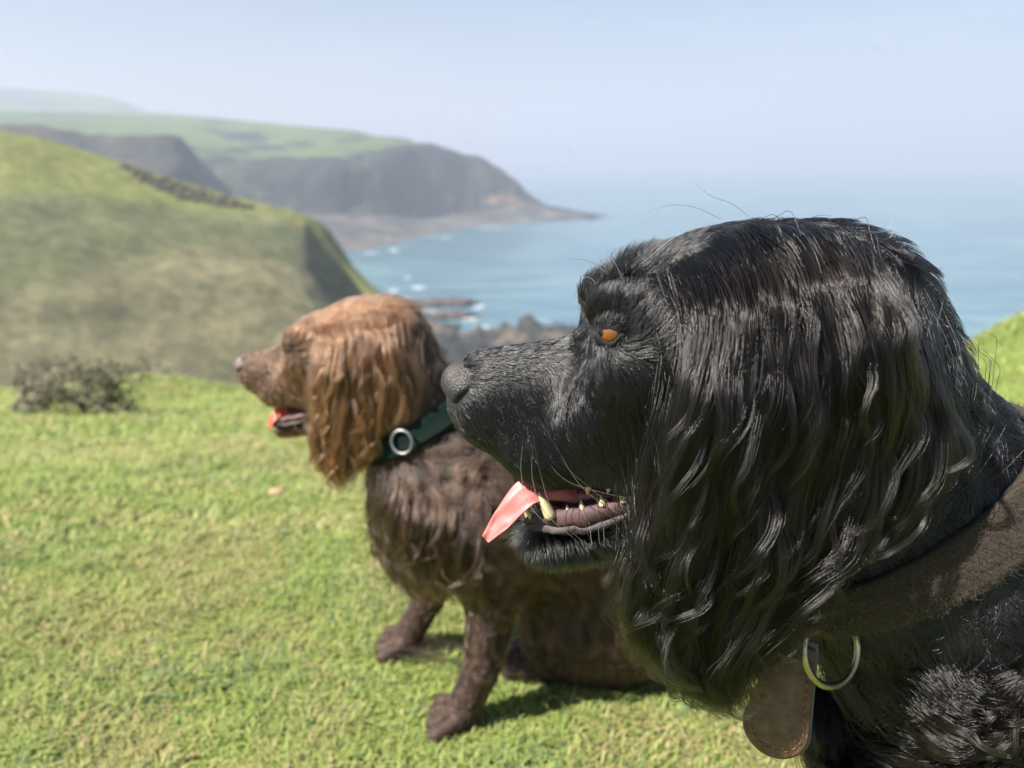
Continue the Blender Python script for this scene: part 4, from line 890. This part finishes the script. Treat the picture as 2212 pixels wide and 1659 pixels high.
o = ear_mesh(ER2, 'ear', SKIN_R, brown, np.array([0, -.004, 0])); P, _ = ear_locks(ER2, 120, 40, K=14, seed=26, scale=RS, nrm=np.array([0, 1.0, 0])); hair_curves('ear_hair', P, .00028, HAIR_RE, o, .25)
A_ = cat(ear_locks(E3R, 200, 46, K=16, seed=29, scale=RS, wamp=.003, thick=.006, rootmax=.18, spread=.0034, lmin=.30, lvar=.7, full=.1), ear_locks(E3R, 110, 28, K=16, seed=30, scale=RS, wamp=.0045, thick=.012, rootmax=.2, spread=.0015, lmin=.4, lvar=.6))
P2 = settle(RF, A_[0], np.linspace(.0, .004, 16), np.interp(np.linspace(0, 1, 16), [0, .08, .18, .3, .4, 1], [.0005, .004, .010, .03, 1, 1]))
hair_curves('top_hair', P2, .00022, HAIR_RE, brown, .25, shade=A_[1])
RG2 = [[(850, 1010), (822, 1080), (812, 1150), (832, 1215), (858, 1250)], [(880, 1020), (850, 1100), (842, 1170), (866, 1228), (892, 1265)], [(920, 1040), (900, 1120), (893, 1190), (912, 1245), (938, 1280)], [(970, 1060), (965, 1140), (958, 1210), (973, 1262), (990, 1295)], [(1030, 1080), (1035, 1160), (1030, 1230), (1040, 1280), (1050, 1315)]]
def smooth_depth(v):
    v = np.array(v); v = np.where(v < .6, .89, v); v = np.clip(v, .80, .91)
    for _ in range(12): v = np.convolve(np.r_[v[0], v, v[-1]], [.25, .5, .25], 'valid')
    return v
E5 = np.stack([PY(*(q := resample(g, NT)).T, smooth_depth([hitY(RF, *xy, .70, 1.05) for xy in q]) - np.interp(np.linspace(0, 1, NT), [0, .3, 1], [.0, .012, .010])) for g in RG2])
A_ = cat(ear_locks(E5, 110, 36, K=18, seed=51, spread=.0030, wamp=.006, thick=.014, rootmax=.6), ear_locks(E5, 70, 22, K=18, seed=52, spread=.0013, wamp=.010, thick=.020, rootmax=.6, full=.6))
hair_curves('chest_feather', A_[0], .00024, HAIR_R, brown, .25, shade=A_[1])
E1R = norm(np.cross(np.array([0, 1.0, 0]), AXR)); E1R = E1R if E1R[0] > 0 else -E1R
nb = NB('green_webbing'); wv = nb.n('TexWave', {'Scale': 260, 'Vector': nb.n('TexCoord').outputs['Object']}); GREEN = nb.pbr(nb.mix(wv.outputs['Fac'], (.005, .012, .0095), (.008, .019, .0145)), .95, Specular_IOR_Level=.1)
col2 = empty('dog_collar', CR); tag(col2, 'dark green webbing collar with silver ring on the brown dog', 'collar', 'collars worn by the spaniels')
band('strap', RF, CR, AXR, E1R, .024, .003, .008, GREEN, col2)
rc = Rp(868, 955, -.075); V, F_ = torus(rc, norm(camr + np.array([0, -.3, 0])), norm(camu), .0120, .0125, .0017, 40, 10); o = link('ring', poly_mesh('ring', V, F_), STEEL); parent_keep(o, col2)
print('brown dog', round(time.time() - T0, 1))

# ------------------------------------------------------------------ turf blades
def frustum_pts(n, y0, y1, seed, pw=1.0, extra=1.18):
    r = np.random.default_rng(seed); Y = y0 + (y1 - y0) * r.random(n) ** pw
    half = (Y * math.cos(PITCH) + (0.65 + .25 * np.maximum(Y - 1.05, 0)) * math.sin(PITCH)) * 1106 / FPX * extra + .12
    return (r.random(n) * 2 - 1) * half, Y, r
def blades(n, y0, y1, seed, pw, hgt, wid, weed=False):
    x, y, r = frustum_pts(n, y0, y1, seed, pw); q = p3(x, y)
    if weed: k_ = fbm(q * 4.5, 3, 66) > .60; x = x[k_]; y = y[k_]; q = q[k_]; n = len(x)
    tuft = fbm(q * 26, 2, 61); patchn = fbm(q * 3.2, 4, 62); dry = .6 * fbm(q * 9.0, 3, 63) + .4 * fbm(q * 2.1, 3, 64)
    x = x + r.normal(0, .004, n); z = ground_z(x, y); h = hgt * (0.45 + 0.9 * r.random(n)) * (0.6 + .9 * tuft) * (0.75 + .5 * patchn)
    h = np.where(r.random(n) < .012, h * 1.9, h); a = r.random(n) * 6.283; lean = 0.55 + 1.15 * r.random(n); wd = wid * (0.6 + .8 * r.random(n))
    dx, dy = np.cos(a), np.sin(a); sx, sy = -dy, dx
    L0 = np.stack([x, y, z - .003], -1); up = np.array([0, 0, 1.0]); D = np.stack([dx, dy, np.zeros(n)], -1); S = np.stack([sx, sy, np.zeros(n)], -1)
    m = L0 + up * (h * (.62 - .10 * lean))[:, None] + D * (h * .30 * lean)[:, None]; t = L0 + up * (h * (1.0 - .36 * lean))[:, None] + D * (h * .85 * lean)[:, None]
    W = S * (wd * .5)[:, None]; V = np.stack([L0 - W, L0 + W, m - W * .85, m + W * .85, t - W * .12, t + W * .12], 1)
    k = np.arange(n)[:, None] * 6; F = np.concatenate([k + np.array([[0, 1, 3, 2]]), k + np.array([[2, 3, 5, 4]])], 0)
    g = r.random(n)[:, None]; green = np.array([.200, .275, .062]) * (1 - g) + np.array([.360, .400, .130]) * g
    blue = np.array([.140, .200, .100]); straw = np.array([.42, .36, .17])
    green = np.where((r.random(n) < .18 * (tuft > .5))[:, None], blue, green)
    pd = np.clip(.20 + 2.6 * (dry - .5) + .25 * (patchn - .5), .02, .55); col = np.where((r.random(n) < pd)[:, None], straw * (0.6 + .6 * r.random((n, 1))), green)
    if weed: col = np.array([.120, .200, .085]) * (.7 + .6 * r.random((n, 1)))
    col = np.repeat(np.concatenate([col, np.ones((n, 1))], 1)[:, None], 6, 1)
    return V.reshape(-1, 3), F, col.reshape(-1, 4)
parts = [blades(130000, .62, 1.35, 71, .9, .017, .0021), blades(90000, 1.3, 2.6, 72, .85, .024, .0034), blades(85000, 2.5, 6.4, 73, .8, .032, .0065), blades(60000, .62, 2.4, 74, .8, .013, .0075, True)]
off = 0; Vs, Fs, Cs = [], [], []
for v, f, c in parts: Vs.append(v); Fs.append(f + off); Cs.append(c); off += len(v)
me = mesh_np('grass', np.vstack(Vs), np.vstack(Fs), False); vattr(me, 'tone', np.vstack(Cs), 'FLOAT_COLOR')
nb = NB('grass_blade'); c = nb.attr('tone', 'Color'); b_ = nb.n('BsdfPrincipled', {'Roughness': .55, 'Base Color': c, 'Specular IOR Level': .35}); tr = nb.n('BsdfTranslucent', {'Color': c}); mx = nb.n('MixShader', {0: .35, 1: b_.outputs[0], 2: tr.outputs[0]}); nb.t.links.new(mx.outputs[0], nb.out.inputs[0])
grass = link('grass', me, nb.m); tag(grass, 'short sunlit cliff-top grass with dry straw-coloured blades', 'grass', kind='stuff')

# ------------------------------------------------------------------ small things on the turf
def lump(c, r3_, seed, amp=.3, nth=14, nph=20, freq=2.0):
    th = np.linspace(0, np.pi, nth); ph = np.linspace(0, 2 * np.pi, nph, endpoint=False)
    D = np.stack([np.outer(np.sin(th), np.cos(ph)), np.outer(np.sin(th), np.sin(ph)), np.outer(np.cos(th), np.ones(nph))], -1)
    k = 1 + amp * (fbm(D * freq + seed * 3.1, 4, seed) - .5) * 2; V = np.asarray(c) + D * k[..., None] * np.asarray(r3_); return V.reshape(-1, 3), grid_faces(nth, nph, True)
def on_ground(px, py):
    Y = 1.0
    for _ in range(60):
        P_ = PY(float(px), float(py), Y); gz = float(ground_z(P_[0], P_[1])); Y += (P_[2] - gz) * 1.2 / (1 + abs(P_[2] - gz)); Y = max(Y, .3)
    return PY(float(px), float(py), Y)
SAND = simple('sandy_stone', (.34, .22, .13), .85)
c0 = on_ground(600, 1070); V, F = lump(c0 + np.array([0, 0, .006]), (.020, .014, .012), 4, .3, 12, 16)
o = link('stone', mesh_np('stone', V, F), SAND); tag(o, 'small sandy stone lying in the grass left of the brown dog', 'stone')

BARK = simple('bare_bark', (.16, .135, .11), .9); LEAF = NB('shrub_leaf'); _c = LEAF.mix(LEAF.noise(9), (.09, .11, .05), (.19, .17, .10)); LEAF = LEAF.pbr(_c, .7)
def shrub(name, px, py, w_, h_, seed, label, nst=4, nleaf=1500):
    b0 = on_ground(px, py); r = np.random.default_rng(seed); root = empty(name, b0); tag(root, label, 'shrub', 'low shrubs along the cliff edge')
    tubes = []; tips = []
    def grow(p_, d_, L, rad, lev):
        n = 6; pts = [p_]
        for k in range(n):
            d_ = norm(d_ + r.normal(0, .22, 3) + np.array([.05, 0, .03])); pts.append(pts[-1] + d_ * L / n)
            if lev < 3 and k >= 1 and r.random() < .85: grow(pts[-1], norm(d_ * .5 + r.normal(0, .75, 3) * np.array([1, .9, .55])), L * (.42 + .28 * r.random()), rad * .55, lev + 1)
            if lev >= 1: tips.append(pts[-1])
        tubes.append(tube(np.array(pts), np.linspace(rad, rad * .35, n + 1), 5 if lev < 2 else 3))
    for i in range(nst): a = r.random() * 6.28; grow(b0 - np.array([0, 0, .02]), norm(np.array([math.cos(a) * .5 * w_ / h_, math.sin(a) * .4, .8])), h_ * (.55 + .2 * r.random()), h_ * .035, 0)
    V, F = merge(tubes); o = link('trunk', poly_mesh('trunk', V, F), BARK); parent_keep(o, root)
    tp = np.array(tips); i = r.integers(0, len(tp), nleaf); c = tp[i] + r.normal(0, .035 * h_, (nleaf, 3)); u = norm(r.normal(0, 1, (nleaf, 3))); v = norm(np.cross(u, r.normal(0, 1, (nleaf, 3)))); L = h_ * .028 * (.5 + r.random((nleaf, 1)))
    V = np.stack([c - u * L, c + v * L * .5, c + u * L, c - v * L * .5], 1).reshape(-1, 3); o = link('crown', mesh_np('crown', V, np.arange(nleaf * 4).reshape(-1, 4), False), LEAF); parent_keep(o, root)
shrub('shrub', 192, 897, .50, .36, 3, 'half-bare wind-swept shrub on the grass near the cliff edge', 4, 1300)
shrub('shrub', 30, 893, .6, .34, 5, 'dark straggling shrub cut by the left edge of the picture', 3, 600)
shrub('shrub', 118, 872, .4, .22, 6, 'small low shrub between the half-bare and the dark shrub', 4, 400)

# gorse on the hill, rocks and reef by the water, surf
tubes = []; r = np.random.default_rng(91)
nbk = NB('gorse'); _c = nbk.ramp(nbk.noise(.25, 4), [(.35, (.050, .055, .026)), (.6, (.095, .078, .042)), (.75, (.17, .12, .05))]); GORSE = nbk.pbr(_c, .95, bump=nbk.noise(1.2, 4), bstr=1, bdist=.6)
HVf = HV[4:40].reshape(-1, 3); HPX, HPY = pxof(HVf)
for k in range(420):
    t = r.random(); x = 262 + 275 * t; yc_ = np.interp(x, [250, 400, 550], [348, 398, 443]); y = yc_ + 4 + r.random() * np.interp(x, [260, 330, 430, 540], [5, 26, 30, 5])
    P_ = HVf[np.argmin((HPX - x) ** 2 + (HPY - y) ** 2)]; s_ = .5 + .8 * r.random(); tubes.append(lump(P_, (s_ * 1.5, s_ * 1.3, s_), 100 + k, .35, 7, 10))
V = np.vstack([t[0] for t in tubes]); F = np.vstack([t[1] + 70 * i for i, t in enumerate(tubes)])
o = link('gorse', mesh_np('gorse', V, F), GORSE); tag(o, 'dark brown gorse scrub along the crest of the grassy hill', 'gorse', kind='stuff')
ROCK = NB('shore_rock'); _n = ROCK.noise(.22, 6, .65); _c = ROCK.ramp(_n, [(.3, (.020, .022, .022)), (.55, (.055, .052, .048)), (.75, (.13, .105, .085))]); ROCK = ROCK.pbr(_c, .8, bump=_n, bstr=1, bdist=2)
SX = np.array([820, 880, 930, 1000, 1060, 1100, 1150, 1210, 1280, 1380]); ST = np.array([668, 686, 697, 713, 716, 706, 698, 704, 716, 730])
r0 = PZ(SX, ST - 6, SEA - 6.0); r1 = PZ(SX, ST.astype(float) + 4, SEA + 5.0); r2_ = PZ(SX, ST + 45., SEA + 12.); r3_ = PZ(SX, ST + 110., SEA + 26.); r4_ = PZ(SX, ST + 260., SEA + 60.)
def rock_col(V, par, s):
    n = fbm(V * .05, 4, 81); return mixc((.030, .034, .032), (.11, .085, .065), sstep(.5, .68, n) * (1 - sstep(1.6, 2.4, par) * .5))
o, _ = loft('rocky_shore', [r0, r1, r2_, r3_, r4_], [4, 14, 14, 8], land_mat('rocky_shore_land', .18, 2.5), amp=13, freq=.085, seed=83, colfn=rock_col, ncol=110); tag(o, kind='structure')
for nm, lab, x, y, wx, wy in (('reef', 'long reddish reef lying off the foot of the grassy hill', 955, 656, 26, 7), ('reef', 'short broken reef nearest the dark shore rocks', 965, 684, 22, 6), ('reef', 'thin dark reef trailing off the tip of the headland', 1200, 466, 34, 20)):
    P_ = PZ(float(x), float(y), SEA); V, F = lump(P_, (wx * np.linalg.norm(P_ - CAM) / 640, wy * 2.2 * np.linalg.norm(P_ - CAM) / 640, 4.0), 7 + x % 5, 1.0, 18, 60, 4.5); o = link(nm, mesh_np(nm, V, F), simple('reef_rock', (.060, .048, .042), .8)); tag(o, lab, 'reef', 'reefs in the bay')
nb = NB('surf_foam'); n_ = nb.noise(1.0, 6, .75, nb.n('Mapping', {'Vector': nb.n('TexCoord').outputs['Object'], 'Scale': (.06, .16, 1)}).outputs[0]); e_ = nb.attr('core'); al = nb.n('Math', {0: n_, 1: e_}, operation='MULTIPLY').outputs[0]
al = nb.n('MapRange', {'Value': al, 'From Min': .40, 'From Max': .70}).outputs[0]; nb.pbr((.80, .82, .82), .8, Alpha=al)
Vs, Fs, Cs = [], [], []; off = 0
for x, y, wx, wy, rt in ((851, 541, 26, 9, 0), (800, 546, 46, 4, .1), (880, 600, 20, 8, .4), (905, 622, 40, 9, .1), (850, 628, 30, 10, .5), (870, 645, 36, 8, .2), (1035, 663, 30, 12, .6), (1015, 690, 34, 10, .3), (940, 672, 70, 6, .05), (1040, 706, 40, 7, -.1), (1180, 692, 46, 5, 0), (1290, 470, 26, 3, 0), (1060, 492, 90, 3, -.12), (955, 512, 60, 4, -.18)):
    th = np.linspace(0, 6.2832, 28, endpoint=False); rr_ = np.array([0, .35, .7, 1.0]); X_ = x + wx * np.outer(rr_, np.cos(th)) + 0 * rr_[:, None]; Y_ = y + wy * np.outer(rr_, np.sin(th)) - rt * .2 * wx * np.outer(rr_, np.cos(th))
    Vs.append(PZ(X_, Y_, SEA + .6 + .02 * len(Vs)).reshape(-1, 3)); Fs.append(grid_faces(4, 28, True) + off); Cs.append(np.repeat([1.0, .9, .62, .1], 28)); off += 112
me = mesh_np('surf', np.vstack(Vs), np.vstack(Fs)); vattr(me, 'core', np.concatenate(Cs)); o = link('surf', me, nb.m); tag(o, 'white surf breaking round the reefs and beach', 'surf', kind='stuff')
# made-up bird shapes standing in for dark specks in the sky
SPECK = simple('speck_grey', (.10, .10, .11), .8)
for x, y, Y, lab, b in ((1008, 305, 160, 'tiny dark speck modelled as a bird above the tip of the headland', .3), (1231, 327, 150, 'tiny dark speck modelled as a bird over the sea right of the headland', -.2), (1895, 106, 140, 'tiny dark speck modelled as a bird high in the sky above the black dog', .1)):
    P_ = PY(float(x), float(y), float(Y)); root = empty('sky_speck', P_); tag(root, lab, 'speck', 'specks in the sky')
    V, F = tube(P_ + np.outer(np.linspace(-.22, .22, 9), [math.cos(b), math.sin(b), 0]), np.array([.01, .04, .06, .07, .07, .06, .045, .03, .02]), 8); o = link('body', poly_mesh('body', V, F), SPECK); parent_keep(o, root)
    for sg in (-1, 1):
        t = np.linspace(0, 1, 8); sd_ = np.array([-math.sin(b), math.cos(b), 0]) * sg; fw = np.array([math.cos(b), math.sin(b), 0]); ce = P_ + np.outer(t * .55, sd_) + np.outer(.16 * np.sin(t * 2.4), [0, 0, 1]) - np.outer(t ** 2 * .15, fw)
        ch = .09 * (1 - t ** 2) + .012; V = np.concatenate([ce + np.outer(ch, fw), ce - np.outer(ch, fw)]); F = [[i, i + 1, 9 + i, 8 + i] for i in range(7)]; o = link('wing', poly_mesh('wing', V, F), SPECK); parent_keep(o, root); md = o.modifiers.new('thick', 'SOLIDIFY'); md.thickness = .012
print('all', round(time.time() - T0, 1))
